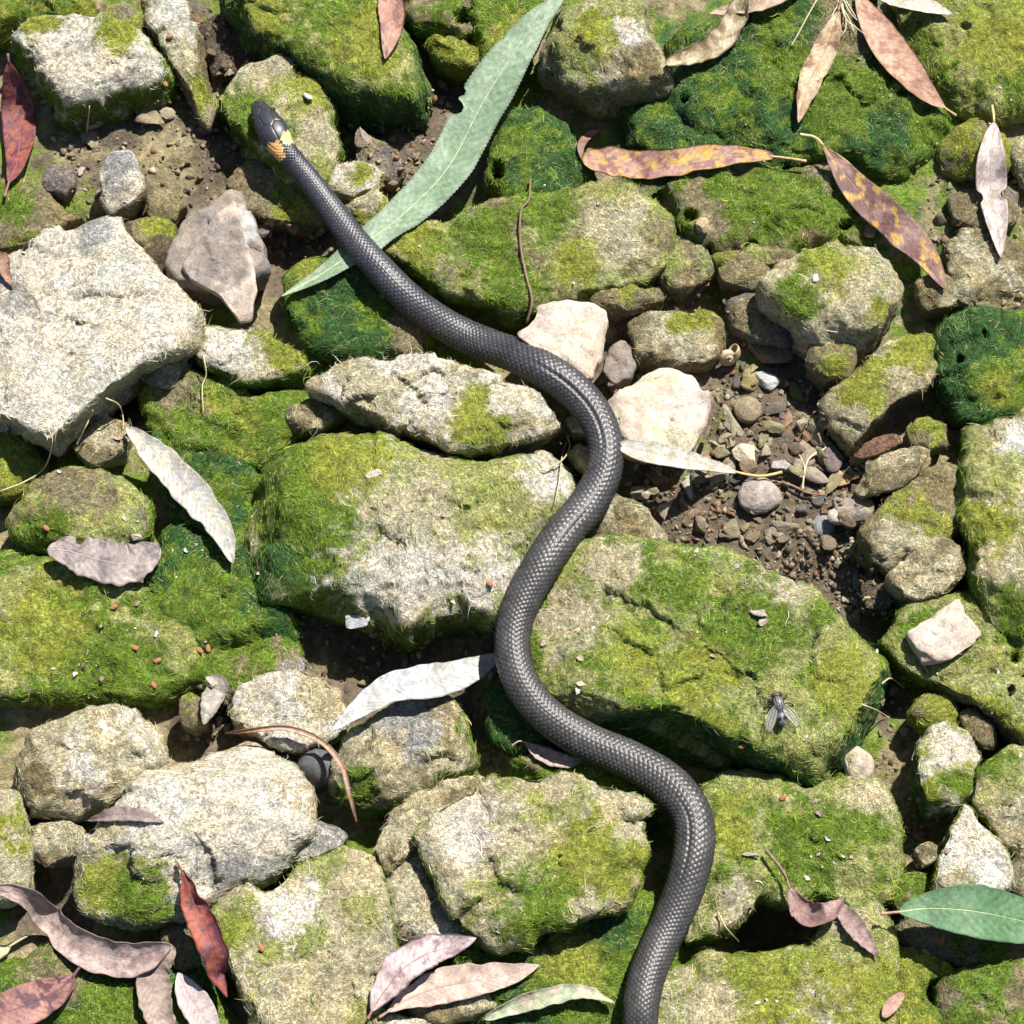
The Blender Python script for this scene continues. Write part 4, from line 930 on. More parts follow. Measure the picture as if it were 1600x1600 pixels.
    tone = 0.42 + 0.40 * sstep(0.02, 0.14, ee) + 1.2 * sstep(0.17, 0.07, ee) * sstep(0.0, 0.01, ee) * sstep(0.10, 0.28, lv) + 0.35 * np.exp(-(lu / 0.12) ** 2) * sstep(0.04, 0.1, ee)
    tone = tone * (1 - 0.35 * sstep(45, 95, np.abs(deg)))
    cell = noise(np.stack([np.round(pp).ravel() * 1.7 + 0.3, np.round(qq).ravel() * 1.3 + 0.4, np.zeros(pp.size)], 1)).reshape(n, m)
    dust = fbm(np.stack([Vf[:, 0], Vf[:, 1], Vf[:, 2]], 1), 45, 3, 8).reshape(n, m)
    tone = tone * (1 + 0.5 * cell) * (1 + 0.3 * dust)
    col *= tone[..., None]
    # pale flecks on the lowest rows and a pale belly edge
    low = sstep(90, 102, np.abs(deg)) * sstep(0.05, -0.25, lv) * (s[:, None] > 110)
    col = col * (1 - low[..., None] * 0.85) + np.array([0.42, 0.45, 0.40]) * low[..., None] * 0.85
    belly = sstep(132, 140, np.abs(deg))[..., None]
    col = col * (1 - belly) + np.array([0.11, 0.11, 0.10]) * belly
    # blue-black neck, glossy black head, yellow-orange collar
    hb = np.clip((78 - s) / 10, 0, 1)[:, None, None]
    headc = np.array([0.020, 0.021, 0.028]) * (0.35 + 0.75 * plate[..., None])
    col = col * (1 - hb) + headc * hb
    nb_ = (np.exp(-((s - 104) / 13) ** 2))[:, None, None]
    col = col * (1 - 0.75 * nb_) + np.array([0.018, 0.019, 0.032]) * 0.75 * nb_
    uc = np.round(pp) - np.round(qq); vc = (np.round(pp) + np.round(qq)) / 2
    sx = np.interp(vc, v[:, 0], s); degc = uc * (268 / 23.0)
    jit = 2.0 * noise(np.stack([sx.ravel() / 6, degc.ravel() / 14, np.full(sx.size, 3.3)], 1)).reshape(n, m)
    deg = degc
    right = deg > 0
    front = np.where(right, 69, 66) + jit + 4 * sstep(40, 0, np.abs(deg))
    back = np.where(right, 97, 88) + jit * 1.3 - 10 * sstep(34, 6, np.abs(deg))
    ang = (np.abs(deg) > 7 + jit) & (np.abs(deg) < 108)
    col_y = np.where(right[..., None], np.array([0.62, 0.34, 0.13]), np.array([0.66, 0.50, 0.22])) * (0.75 + 0.3 * sstep(0.0, 0.15, ee))[..., None]
    ym = (sstep(-1.0, 1.0, sx - front) * sstep(1.0, -1.0, sx - back) * ang)[..., None]
    col = col * (1 - ym) + col_y * ym
    F = grid_faces(n, m, True)
    Vall = np.concatenate([Vf, p[:1] - T[:1] * 1.0, p[-1:]])
    j = np.arange(m)
    caps = [np.stack([np.full(m, n * m), (j + 1) % m, j], 1), np.stack([np.full(m, n * m + 1), (n - 1) * m + j, (n - 1) * m + (j + 1) % m], 1)]
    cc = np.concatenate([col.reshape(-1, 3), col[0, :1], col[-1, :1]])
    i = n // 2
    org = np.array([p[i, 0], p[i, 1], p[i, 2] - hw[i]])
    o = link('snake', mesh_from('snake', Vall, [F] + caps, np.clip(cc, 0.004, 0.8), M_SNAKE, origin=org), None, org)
    tag(o, 'dark grey snake with yellow-orange neck patches winding over the stones', 'snake')
    me = o.data
    if me.polygons[5000].normal.dot(Vector(nn.reshape(-1, 3)[5000])) < 0:
        me.flip_normals()
    # eyes
    em, t, b = new_mat('snake eye')
    b.inputs['Base Color'].default_value = (0.012, 0.010, 0.008, 1); b.inputs['Roughness'].default_value = 0.08
    ie = int(np.argmin(np.abs(s - 25)))
    for sg in (-1, 1):
        a = math.radians(74) * sg
        c = p[ie] + side[ie] * hw[ie] * 0.93 * math.sin(a) + up[ie] * hr[ie, 0] * math.cos(a) * 1.0
        th = np.linspace(0, np.pi, 10)[:, None]; ph = np.linspace(0, 2 * np.pi, 14, endpoint=False)[None]
        E = c + 4.6 * np.stack([np.sin(th) * np.cos(ph), np.sin(th) * np.sin(ph), np.cos(th) + 0 * ph], -1).reshape(-1, 3)
        link('eye', mesh_from('eye', E, grid_faces(10, 14, True), None, em, origin=org), o)
    return o
HM0 = HM.copy()
for V_ in LEAFTOP:
    ix_ = np.clip(((V_[:, 0] + HR) / HS).round().astype(int), 0, HN - 1); iy_ = np.clip(((V_[:, 1] + HR) / HS).round().astype(int), 0, HN - 1)
    np.maximum.at(HM, (iy_, ix_), V_[:, 2])
make_snake()
HM = HM0

# ------------------------------------------------------------------ pebbles
def stone_mesh(name, seed, flat=0.6, cuts=10, res=(12, 18), col=(0.3, 0.28, 0.25), rough=0.12):
    r = np.random.default_rng(seed)
    th = np.linspace(0.0, np.pi, res[0])[:, None]; ph = np.linspace(0, 2 * np.pi, res[1], endpoint=False)[None]
    V = np.stack([np.sin(th) * np.cos(ph), np.sin(th) * np.sin(ph), np.cos(th) + 0 * ph], -1).reshape(-1, 3)
    for k in range(cuts):
        nn = nrm(r.normal(size=3)); lim = r.uniform(0.28, 0.68) if cuts > 4 else r.uniform(0.7, 0.9)
        V = V - np.maximum(V @ nn - lim, 0)[:, None] * nn
    V = V * (1 + rough * fbm(V, 0.6, 2, seed)[:, None])
    V[:, 2] *= flat
    c = np.array(col) * np.exp(0.3 * fbm(V, 0.5, 3, seed + 3))[:, None]
    return mesh_from(name, V, grid_faces(res[0], res[1], True)[:, ::-1], np.clip(c, 0.01, 0.8), M_PEB, smooth=cuts < 5)

def place(o, px, py, sx, sy, rot, lift=0.3, zs=None, tiltx=0.0, tilty=0.0):
    zs = zs if zs is not None else min(sx, sy)
    q = on_surf(np.array([px]), np.array([py]))[0]
    z = q[2] + zs * lift
    q = P(px, py, z)
    o.location = q * S
    o.scale = (sx, sy, zs)
    o.rotation_euler = (tiltx, tilty, -rad(rot))
    return o

PB = [  # named stones of the gravel and single pebbles: label, x, y, half-length, half-width, turn, colour
    ('light grey squarish pebble at the top of the gravel hollow', 1200, 600, 24, 21, 20, (0.36, 0.36, 0.35)),
    ('yellow-olive pebble tucked behind the light grey squarish one', 1172, 590, 22, 20, 30, (0.26, 0.22, 0.09)),
    ('long reddish olive stone beside the snail shell', 1193, 552, 44, 24, 20, (0.20, 0.14, 0.085)),
    ('olive wedge pebble right of the cream flat stone', 1145, 660, 17, 33, -25, (0.27, 0.25, 0.17)),
    ('round olive pebble above the wedge pebble in the gravel', 1168, 640, 20, 20, 0, (0.23, 0.19, 0.12)),
    ('dark flat pebble under the light grey squarish one', 1206, 640, 22, 12, 0, (0.13, 0.11, 0.09)),
    ('mossy upright pebble in the middle of the gravel', 1244, 615, 16, 24, -15, (0.16, 0.16, 0.05)),
    ('cream flat pebble behind the yellow leaf stalk', 1163, 712, 34, 22, 25, (0.50, 0.43, 0.33)),
    ('grey-mauve pebble at the end of the yellow leaf stalk', 1218, 728, 26, 17, 20, (0.30, 0.27, 0.26)),
    ('large oval mauve-grey pebble in the gravel below the leaf stalk', 1186, 775, 30, 27, 0, (0.30, 0.26, 0.23)),
    ('dark oval slate-grey pebble standing in the gravel', 1287, 822, 15, 22, 15, (0.22, 0.21, 0.22)),
    ('small whitish pebble behind the slate-grey oval one', 1306, 808, 13, 11, 40, (0.42, 0.39, 0.33)),
    ('rust-red angular pebble right of the snake', 1025, 750, 20, 18, 0, (0.22, 0.10, 0.065)),
    ('pinkish pebble beside the rust-red one', 1000, 768, 20, 13, 25, (0.42, 0.33, 0.27)),
    ('grey-beige pointed pebble below the white narrow leaf', 1072, 758, 17, 24, -20, (0.34, 0.30, 0.25)),
    ('black slaty pebble beneath the yellow leaf stalk', 1150, 752, 14, 11, -30, (0.07, 0.07, 0.075)),
    ('brown flat pebble with olive side below the mauve pebble', 1225, 820, 22, 14, 15, (0.22, 0.19, 0.14)),
    ('long olive pebble at the lower left of the gravel', 1145, 825, 19, 13, 40, (0.22, 0.19, 0.12)),
    ('greyish flat pebble in the centre of the gravel', 1284, 694, 20, 13, 10, (0.24, 0.23, 0.20)),
    ('dark plum angular pebble right of the dry root', 1305, 718, 22, 22, 30, (0.13, 0.10, 0.095)),
    ('tan slab pebble standing behind the dry root', 1262, 705, 16, 24, 10, (0.28, 0.22, 0.16)),
    ('brown slab pebble beneath the dry root', 1272, 738, 26, 16, 35, (0.25, 0.21, 0.17)),
    ('olive pointed pebble left of the olive flat pointed stone', 1278, 672, 20, 24, 0, (0.24, 0.22, 0.13)),
    ('rusty brown narrow pebble in the gravel', 1230, 660, 9, 18, 0, (0.30, 0.19, 0.12)),
    ('upright splinter of stone in the mud below the gravel', 1336, 905, 7, 30, 0, (0.26, 0.22, 0.16)),
    ('dark brown pebble at the right end of the mud', 1338, 962, 13, 14, 0, (0.20, 0.16, 0.13)),
    ('small white pebble on the moss right of the snake head', 483, 152, 11, 8, 20, (0.58, 0.53, 0.46)),
    ('pale small pebble on top of the central boulder', 583, 740, 13, 9, 10, (0.50, 0.44, 0.35)),
    ('grey crumb stone on the green boulder, the upper of two', 1186, 958, 13, 8, 10, (0.34, 0.30, 0.26)),
    ('pale crumb stone on the green boulder, the lower of two', 1191, 972, 11, 8, -10, (0.44, 0.39, 0.33)),
    ('small pinkish pebble beneath the red leaf on the left', 126, 268, 11, 9, 0, (0.42, 0.33, 0.28)),
    ('olive long pebble below the pale top left block', 138, 218, 16, 26, -25, (0.26, 0.23, 0.15)),
    ('pale brown pebble below the pale top left block', 150, 196, 12, 8, -30, (0.36, 0.28, 0.19)),
    ('broad brown stone in the mud right of the pale top left block', 232, 180, 28, 24, 0, (0.24, 0.19, 0.12)),
    ('flat grey-brown stone lying on the broad brown one', 250, 178, 22, 12, 0, (0.28, 0.24, 0.17)),
    ('pinkish brown pebble in the hollow beside the small pale block', 566, 212, 15, 20, 15, (0.27, 0.21, 0.17)),
    ('tan pebble between algae near the purple-brown leaf', 1100, 352, 13, 12, 0, (0.40, 0.30, 0.19)),
    ('mauve-brown flat stone under the purple-brown leaf', 1362, 358, 20, 15, 20, (0.32, 0.26, 0.22)),
    ('small white flake stone on the yellow boulder', 1273, 434, 10, 8, 0, (0.60, 0.55, 0.48)),
    ('small grey pebble on the pale green rock at the lower right', 1171, 1335, 13, 7, 0, (0.36, 0.33, 0.27)),
    ('grey stone with pale top in the dark hollow under the central boulder', 560, 970, 26, 16, 0, (0.36, 0.37, 0.38)),
    ('small tan pebble below the tip of the silvery leaf', 215, 838, 9, 9, 0, (0.44, 0.38, 0.32)),
    ('pale greenish stone right of the dark brown angular one', 1000, 590, 14, 9, -20, (0.40, 0.38, 0.22)),
]
for k, (lab, x, y, a, b, rot, c) in enumerate(PB):
    me = stone_mesh('pebble', 900 + k, flat=0.8, cuts=9 if 'round' not in lab and 'oval' not in lab else 2, res=(16, 24), col=c)
    o = tag(link('pebble', me), lab, 'pebble')
    place(o, x, y, a * 1.15, b * 1.15, rot, lift=0.45, zs=min(a, b) * 0.8)

COLS = [(0.23, 0.18, 0.12), (0.15, 0.115, 0.08), (0.28, 0.24, 0.165), (0.14, 0.125, 0.11), (0.30, 0.25, 0.185), (0.20, 0.145, 0.09), (0.23, 0.205, 0.11), (0.20, 0.11, 0.065)]
CN = ['tan-brown', 'dark brown', 'pale tan', 'dark grey', 'creamy grey', 'umber', 'olive', 'rust-red']
PM = [stone_mesh('pebble', 40 + k, flat=0.7, cuts=11, col=COLS[k % 8]) for k in range(24)]
def scatter_pebbles(poly, count, label, group, smin=4, smax=14, hug=0.35):
    poly = np.array(poly, float)
    lo, hi = poly.min(0), poly.max(0)
    k = tries = 0
    while k < count:
        x, y = rng.uniform(lo, hi)
        ins, j = False, len(poly) - 1
        for i in range(len(poly)):
            if (poly[i, 1] > y) != (poly[j, 1] > y) and x < (poly[j, 0] - poly[i, 0]) * (y - poly[i, 1]) / (poly[j, 1] - poly[i, 1]) + poly[i, 0]:
                ins = not ins
            j = i
        tries += 1
        if not ins: continue
        if tries < 4000 and on_surf(np.array([x]), np.array([y]))[0][2] > 26: continue
        a = smin + (smax - smin) * rng.random() ** 2.2
        mi = int(rng.integers(len(PM)))
        lab = ('larger ' if a > smin + 0.45 * (smax - smin) else 'small ') + CN[mi % 8] + ' ' + label
        o = tag(link('pebble', PM[mi]), lab, 'pebble', group)
        place(o, x, y, a, a * rng.uniform(0.55, 1.0), rng.uniform(0, 360), lift=hug * rng.random(), zs=a * rng.uniform(0.5, 0.9), tiltx=rng.normal(0, 0.3), tilty=rng.normal(0, 0.3))
        k += 1
scatter_pebbles([(1112, 600), (1150, 570), (1240, 590), (1310, 650), (1345, 720), (1355, 820), (1330, 870), (1250, 860), (1150, 845), (1060, 815), (985, 790), (985, 750), (1100, 705)], 150,
                'bit of gravel in the hollow right of the snake', 'gravel right of the snake', 8, 25, 0.8)
scatter_pebbles([(120, 170), (240, 130), (300, 170), (345, 250), (340, 330), (250, 330), (215, 250), (120, 260), (70, 230)], 30,
                'pebble in the muddy hollow left of the snake head', 'pebbles left of the snake head', 3, 11)
scatter_pebbles([(535, 165), (640, 165), (690, 110), (700, 190), (650, 280), (600, 300), (535, 240)], 24,
                'pebble in the shaded hollow left of the green leaf', 'pebbles beside the green leaf', 4, 14)
scatter_pebbles([(465, 965), (560, 955), (640, 1005), (760, 975), (760, 1030), (600, 1070), (540, 1080), (480, 1030)], 18,
                'pebble in the shaded gap below the central boulder', 'pebbles below the central boulder', 4, 13)

for pts, cnt, lab, grp, a, b in [
    ([(420, 345), (500, 350), (560, 380), (530, 400), (440, 400), (410, 370)], 14, 'stone bit in the gap below the shaded olive stone', 'stone bits below the neck', 6, 20),
    ([(300, 30), (350, 5), (400, 55), (430, 90), (380, 105), (320, 130)], 14, 'stone bit in the gap left of the big green top rock', 'stone bits beside the top rock', 6, 20),
    ([(1380, 940), (1400, 1090), (1430, 1100), (1400, 1220), (1375, 1200), (1370, 1060)], 14, 'stone bit in the gap right of the massive boulder', 'stone bits right of the boulder', 5, 18),
    ([(1400, 1260), (1450, 1280), (1460, 1390), (1410, 1410)], 10, 'stone bit left of the cream triangular stone', 'stone bits near the cream triangle', 5, 16),
    ([(1430, 250), (1590, 270), (1600, 360), (1480, 480), (1430, 470), (1470, 400)], 20, 'stone bit on the ground around the pale pinkish leaf', 'stone bits at the right edge', 4, 16),
    ([(930, 515), (1000, 580), (960, 612), (930, 600)], 10, 'stone bit between pinkish and cream flat stones', 'stone bits between the flat stones', 4, 13),
    ([(740, 1070), (790, 1120), (760, 1215), (730, 1180)], 8, 'stone bit in the gap beside the grey-olive boulder', 'stone bits beside the grey-olive boulder', 4, 14),
    ([(1040, 430), (1110, 450), (1200, 470), (1250, 540), (1140, 500), (1040, 480)], 18, 'stone bit in the gap left of the yellow boulder', 'stone bits left of the yellow boulder', 5, 18)]:
    scatter_pebbles(pts, cnt, lab, grp, a, b, 0.5)

def make_gravel():
    base = []
    for k in range(12):
        r = np.random.default_rng(60 + k)
        th = np.linspace(0, np.pi, 5)[:, None]; ph = np.linspace(0, 2 * np.pi, 7, endpoint=False)[None]
        U = np.stack([np.sin(th) * np.cos(ph), np.sin(th) * np.sin(ph), np.cos(th) + 0 * ph], -1).reshape(-1, 3)
        for c in range(8):
            nn = nrm(r.normal(size=3)); U = U - np.maximum(U @ nn - r.uniform(0.25, 0.65), 0)[:, None] * nn
        base.append(U)
    Fb = grid_faces(5, 7, True)[:, ::-1]
    VV, FF, CC, off = [], [], [], 0
    areas = [((1100, 590, 1350, 960), 950), ((980, 730, 1130, 850), 260), ((1180, 830, 1390, 970), 380), ((80, 130, 370, 340), 420), ((530, 140, 720, 320), 240), ((460, 950, 770, 1090), 240),
             ((300, 0, 430, 120), 90), ((400, 330, 560, 410), 90), ((1040, 420, 1260, 560), 160), ((1420, 240, 1600, 480), 160), ((1370, 930, 1440, 1240), 90), ((1390, 1240, 1470, 1420), 80), ((290, 1070, 360, 1170), 60), ((880, 640, 960, 760), 50)]
    gr = np.random.default_rng(12)
    for (x0, y0, x1, y1), n in areas:
        px, py = gr.uniform(x0, x1, n), gr.uniform(y0, y1, n)
        q = on_surf(px, py)
        for k in range(n):
            if q[k, 2] > 24: continue            # only down in the gaps
            a = 1.8 + 9.5 * gr.random() ** 2.6
            az = gr.uniform(0, 6.28); c_, s_ = math.cos(az), math.sin(az)
            U = base[gr.integers(12)] * np.array([a, a * gr.uniform(0.5, 1), a * gr.uniform(0.4, 0.8)])
            U = U @ np.array([[c_, s_, 0], [-s_, c_, 0], [0, 0, 1.0]])
            VV.append(U + q[k] + np.array([0, 0, a * 0.2])); FF.append(Fb + off); off += len(U)
            c = np.array(COLS[gr.integers(8)]) * gr.uniform(0.6, 1.25)
            CC.append(np.broadcast_to(c, U.shape))
    me = mesh_from('gravel', np.concatenate(VV), np.concatenate(FF), np.concatenate(CC), M_BIT, smooth=False)
    tag(link('gravel', me), 'fine brown grit strewn over the mud between the stones', 'gravel', None, 'stuff')
make_gravel()

# ------------------------------------------------------------------ snail shells
def snail(label, px, py, R, rot, col, lift=0.6, tiltv=(0.5, 0.3, 0.5)):
    turns, n, m = 2.6, 90, 16
    t = np.linspace(0, 1, n)
    ang = t * turns * 2 * np.pi
    rr = 0.06 + 0.62 * np.exp(2.1 * (t - 1))
    tube_r = 0.05 + 0.40 * np.exp(2.1 * (t - 1))
    c = np.stack([rr * np.cos(ang) * 0.78, rr * np.sin(ang) * 0.78, 0.75 * (1 - t) ** 1.0 * 0.7], 1)
    T = nrm(np.gradient(c, axis=0)); A = nrm(c * np.array([1, 1, 0])); B = np.cross(T, A)
    th = np.arange(m) / m * 2 * np.pi
    def sheet(k):
        return c[:, None] + (tube_r * k)[:, None, None] * (A[:, None] * np.cos(th)[None, :, None] + B[:, None] * np.sin(th)[None, :, None])
    o_, i_ = sheet(1.0), sheet(0.88)[60:]
    V = np.concatenate([o_.reshape(-1, 3), i_.reshape(-1, 3)])
    F = grid_faces(n, m, True); F2 = grid_faces(len(i_), m, True)[:, ::-1] + n * m
    j = np.arange(m); j2 = (j + 1) % m
    lip = np.stack([(n - 1) * m + j, (n - 1) * m + j2, n * m + (len(i_) - 1) * m + j2, n * m + (len(i_) - 1) * m + j], 1)
    cc = np.broadcast_to(np.array(col), (len(V), 3)) * np.exp(0.25 * fbm(V, 0.25, 3, 5))[:, None] * (1 + 0.12 * np.sin(np.concatenate([np.repeat(ang, m), np.repeat(ang[60:], m)]) * 18))[:, None]
    o = tag(link('snail_shell', mesh_from('snail_shell', V, [F, F2, lip], cc, M_BIT)), label, 'snail shell')
    q = on_surf(np.array([px]), np.array([py]))[0]
    q = P(px, py, q[2] + R * lift)
    from mathutils import Matrix
    t0 = Vector(T[-1]).normalized(); z0 = Vector((0, 0, 1)); z0 = (z0 - t0 * z0.dot(t0)).normalized()
    t1 = Vector(tiltv).normalized(); z1 = Vector((math.cos(rad(rot)), math.sin(rad(rot)), 0)); z1 = (z1 - t1 * z1.dot(t1)).normalized()
    A0 = Matrix((t0, z0, t0.cross(z0))); A1 = Matrix((t1, z1, t1.cross(z1)))
    o.location = q * S; o.scale = (R, R, R); o.rotation_euler = (A1.transposed() @ A0).to_euler()
    return o
snail('open empty snail shell above the gravel hollow', 1136, 555, 25, -60, (0.42, 0.34, 0.22), 0.75, (-0.55, 0.35, 0.76))
snail('small brown snail shell in the dark gap left of the green leaf', 692, 136, 17, 40, (0.14, 0.08, 0.05), 0.6, (0.5, -0.6, -0.2))

# ------------------------------------------------------------------ the fly
def ball(name, c, r, col, parent, mat, org, res=(12, 16), R=None, colf=None):
    th = np.linspace(0, np.pi, res[0])[:, None]; ph = np.linspace(0, 2 * np.pi, res[1], endpoint=False)[None]
    U = np.stack([np.sin(th) * np.cos(ph), np.sin(th) * np.sin(ph), np.cos(th) + 0 * ph], -1).reshape(-1, 3)
    V = U * np.array(r) * (0.86 if parent is not None and parent.name.startswith('fly') else 1.0)
    cols = np.broadcast_to(np.array(col, float), V.shape).copy() if colf is None else colf(U)
    V = V @ R.T if R is not None else V
    return link(name, mesh_from(name, V + c, grid_faces(res[0], res[1], True)[:, ::-1], cols, mat, origin=org), parent)
def make_fly():
    M_FLY = attr_mat('fly body', rough=0.4, spec=0.5, n_scale=2500, n_amt=0.3, bump=0.3, bump_scale=4000, bdist=0.0001)
    g = on_surf(np.array([1217.0]), np.array([1112.0]), 0)[0]
    org = g
    root = bpy.data.objects.new('fly', None); C.objects.link(root); root.location = org * S
    tag(root, 'grey striped fly resting on the green boulder', 'fly')
    a = rad(10)                                   # heading: up and slightly left
    f = np.array([-math.sin(a), math.cos(a), 0]); rgt = np.array([math.cos(a), math.sin(a), 0]); up = np.array([0, 0, 1.0])
    R = np.stack([rgt, f, up], 1)
    FS = 0.86
    def at(x, y, z): return g + (rgt * x + f * y + up * z) * FS
    def stripes(U):
        s = np.abs(np.sin(U[:, 0] * 7.5)) > 0.55
        return np.where(s[:, None], np.array([0.15, 0.15, 0.165]), np.array([0.009, 0.009, 0.012]))
    def checks(U):
        s = (np.sin(U[:, 1] * 7) * np.where(np.abs(U[:, 0]) < 0.12, -1, 1)) > 0
        return np.where(s[:, None], np.array([0.12, 0.125, 0.15]), np.array([0.010, 0.010, 0.013]))
    ball('thorax', at(0, 10, 14), (10.5, 15, 10), None, root, M_FLY, org, (18, 40), R, stripes)
    ball('abdomen', at(0, -14, 12), (9, 15, 8.5), None, root, M_FLY, org, (22, 28), R, checks)
    ball('head', at(0, 26, 13), (8.5, 5, 7), (0.07, 0.06, 0.055), root, M_FLY, org, (12, 16), R)
    for sg in (-1, 1):
        ball('eye', at(6 * sg, 27, 14), (4.2, 4.5, 5.5), (0.07, 0.02, 0.015), root, M_FLY, org, (10, 12), R)
    wm, t, b = new_mat('fly wing')
    b.inputs['Base Color'].default_value = (0.62, 0.60, 0.56, 1); b.inputs['Roughness'].default_value = 0.25
    b.inputs['Alpha'].default_value = 0.2
    for sg in (-1, 1):
        n = 24; t_ = np.linspace(0, 1, n)
        spine = np.stack([sg * (6 + 21 * t_ + 2 * np.sin(np.pi * t_)), 5 - 40 * t_, 19 - 9 * t_], 1)
        wd = 9.5 * np.sin(np.pi * np.clip(t_ * 0.86 + 0.1, 0, 1)) ** 0.7
        ax = np.array([sg * 0.8, 0.55, 0]) ; k = np.linspace(-1, 1, 9)
        G = spine[:, None] + (wd[:, None] * k[None])[..., None] * ax + np.array([0, 0, 1.0]) * (0.6 * np.sin(k * 9))[None, :, None]
        W2 = np.concatenate([G.reshape(-1, 3), G.reshape(-1, 3) - np.array([0, 0, 0.25])])
        F = grid_faces(n, 9)
        wv = g + (W2[:, :1] * rgt + W2[:, 1:2] * f + W2[:, 2:] * up) * FS
        wo = link('wing', mesh_from('wing', wv, [F, F[:, ::-1] + n * 9], None, wm, origin=org), root)
        for kk in (-0.95, -0.35, 0.2, 0.7):
            q = spine + (wd * kk)[:, None] * ax + np.array([0, 0, 0.5])
            tube('vein', g + (q[:, :1] * rgt + q[:, 1:2] * f + q[:, 2:] * up) * FS, 0.4, (0.06, 0.05, 0.04), M_FLY, wo, 5, org)
        for (y0, x1, y1, x2, y2) in [(16, 17, 24, 24, 32), (9, 20, 10, 28, 6), (3, 15, -6, 22, -22)]:
            leg = [at(sg * 6, y0, 9), at(sg * x1 * 0.8, (y0 + y1) / 2, 13), at(sg * x1, y1, 8), at(sg * x2, y2, 1)]
            tube('leg', spline(leg, 14), np.linspace(1.3, 0.7, 14), (0.02, 0.02, 0.022), M_FLY, root, 6, org)
    return root
make_fly()

# ------------------------------------------------------------------ stems, roots and loose threads
def thread(label, pts, r0, r1, col, cat, name, lift=3.0, jz=0.0, n=40, stiff=9, group=None):
    c = spline(pts, n)
    q = on_surf(c[:, 0], c[:, 1])
    z = smooth1(runmax(q[:, 2], 2), stiff) + lift + jz * np.sin(np.linspace(0, np.pi, n))
    q = P(c[:, 0], c[:, 1], z)
    org = q[n // 2]
    o = tube(name, q, np.linspace(r0, r1, n), col, M_BIT, None, 7, org)
    o.location = org * S
    return tag(o, label, cat, group)
thread('thin dry brown stem lying on the big olive-green rock', [(829, 280), (826, 312), (814, 330), (813, 380), (822, 430), (831, 470), (823, 505)], 1.6, 2.4, (0.20, 0.13, 0.09), 'stem', 'stem', 4)
thread('pale forked rootlet curling over the gravel, its main stem', [(1254, 765), (1256, 745), (1262, 720), (1275, 708), (1290, 700), (1284, 690)], 1.5, 2.0, (0.55, 0.50, 0.36), 'rootlet', 'rootlet', 10)
thread('short branch of the pale rootlet over the gravel', [(1257, 742), (1256, 725), (1249, 710)], 1.1, 0.8, (0.55, 0.50, 0.36), 'rootlet', 'rootlet', 10, n=14)
thread('side branch of the pale rootlet pointing at the plum pebble', [(1276, 708), (1290, 714), (1303, 712)], 1.3, 1.0, (0.58, 0.52, 0.38), 'rootlet', 'rootlet', 11, n=14)
thread('brown dry stem in the gravel below the grey-mauve pebble', [(1205, 752), (1235, 758), (1262, 770), (1292, 774)], 2.6, 1.4, (0.20, 0.12, 0.07), 'stem', 'stem', 9)
thread('straight tan stem at the top edge left of the folded leaf', [(1276, 0), (1262, 25), (1246, 55), (1236, 72)], 1.6, 1.2, (0.38, 0.33, 0.2), 'stem', 'stem', 5, n=24)
for k, pts in enumerate([[(1312, 0), (1322, 30), (1340, 45), (1352, 55)], [(1318, 0), (1330, 22), (1350, 40), (1362, 46)], [(1316, 5), (1322, 40), (1314, 58)], [(1308, 0), (1326, 28), (1334, 50)], [(1322, 2), (1345, 36), (1372, 52)], [(1310, 6), (1300, 30), (1318, 52)]]):
    thread('tangled pale dry root fibre at the top edge between brown leaves', pts, 1.2, 0.7, (0.50, 0.44, 0.30), 'root fibre', 'root_fibre', 8, n=20, group='root fibres at the top edge')
for lab, pts in [('pale dry thread hanging from the mossy block below the bleached rock', [(318, 555), (322, 585), (316, 605), (318, 645)]),
                 ('straw coloured thread looping under the bleached rock', [(165, 622), (185, 632), (192, 650), (192, 672)]),
                 ('dry straw thread running from the left edge below the bleached rock', [(0, 768), (40, 752), (70, 730), (82, 690), (75, 670)]),
                 ('short pale thread beside the bright crevice left of the snake', [(120, 695), (142, 650), (145, 640)]),
                 ('pale rootlet hanging below the pale top left block', [(136, 205), (138, 185), (140, 165)]),
                 ('dry pale thread across the boulder beside the snake bend', [(885, 690), (878, 715), (874, 750), (866, 790)]),
                 ('pale dry thread crossing the boulder edge toward the snake', [(845, 735), (875, 722), (890, 700), (886, 680)]),
                 ('grey-green web thread in the dark gap right of the massive boulder', [(1378, 1068), (1392, 1060), (1412, 1074)]),
                 ('brown curved stem standing by the dark cave', [(1122, 1425), (1135, 1450), (1155, 1472)]),
                 ('dry pale roots draped beside the massive boulder', [(1345, 1100), (1370, 1110), (1390, 1122)]),
                 ('thin straw stalk along the ledge below the massive boulder', [(800, 1165), (812, 1158), (826, 1162)])]:
    thread(lab, pts, 1.5, 0.8, (0.46, 0.40, 0.24), 'thread', 'thread', 6, jz=4, n=24)

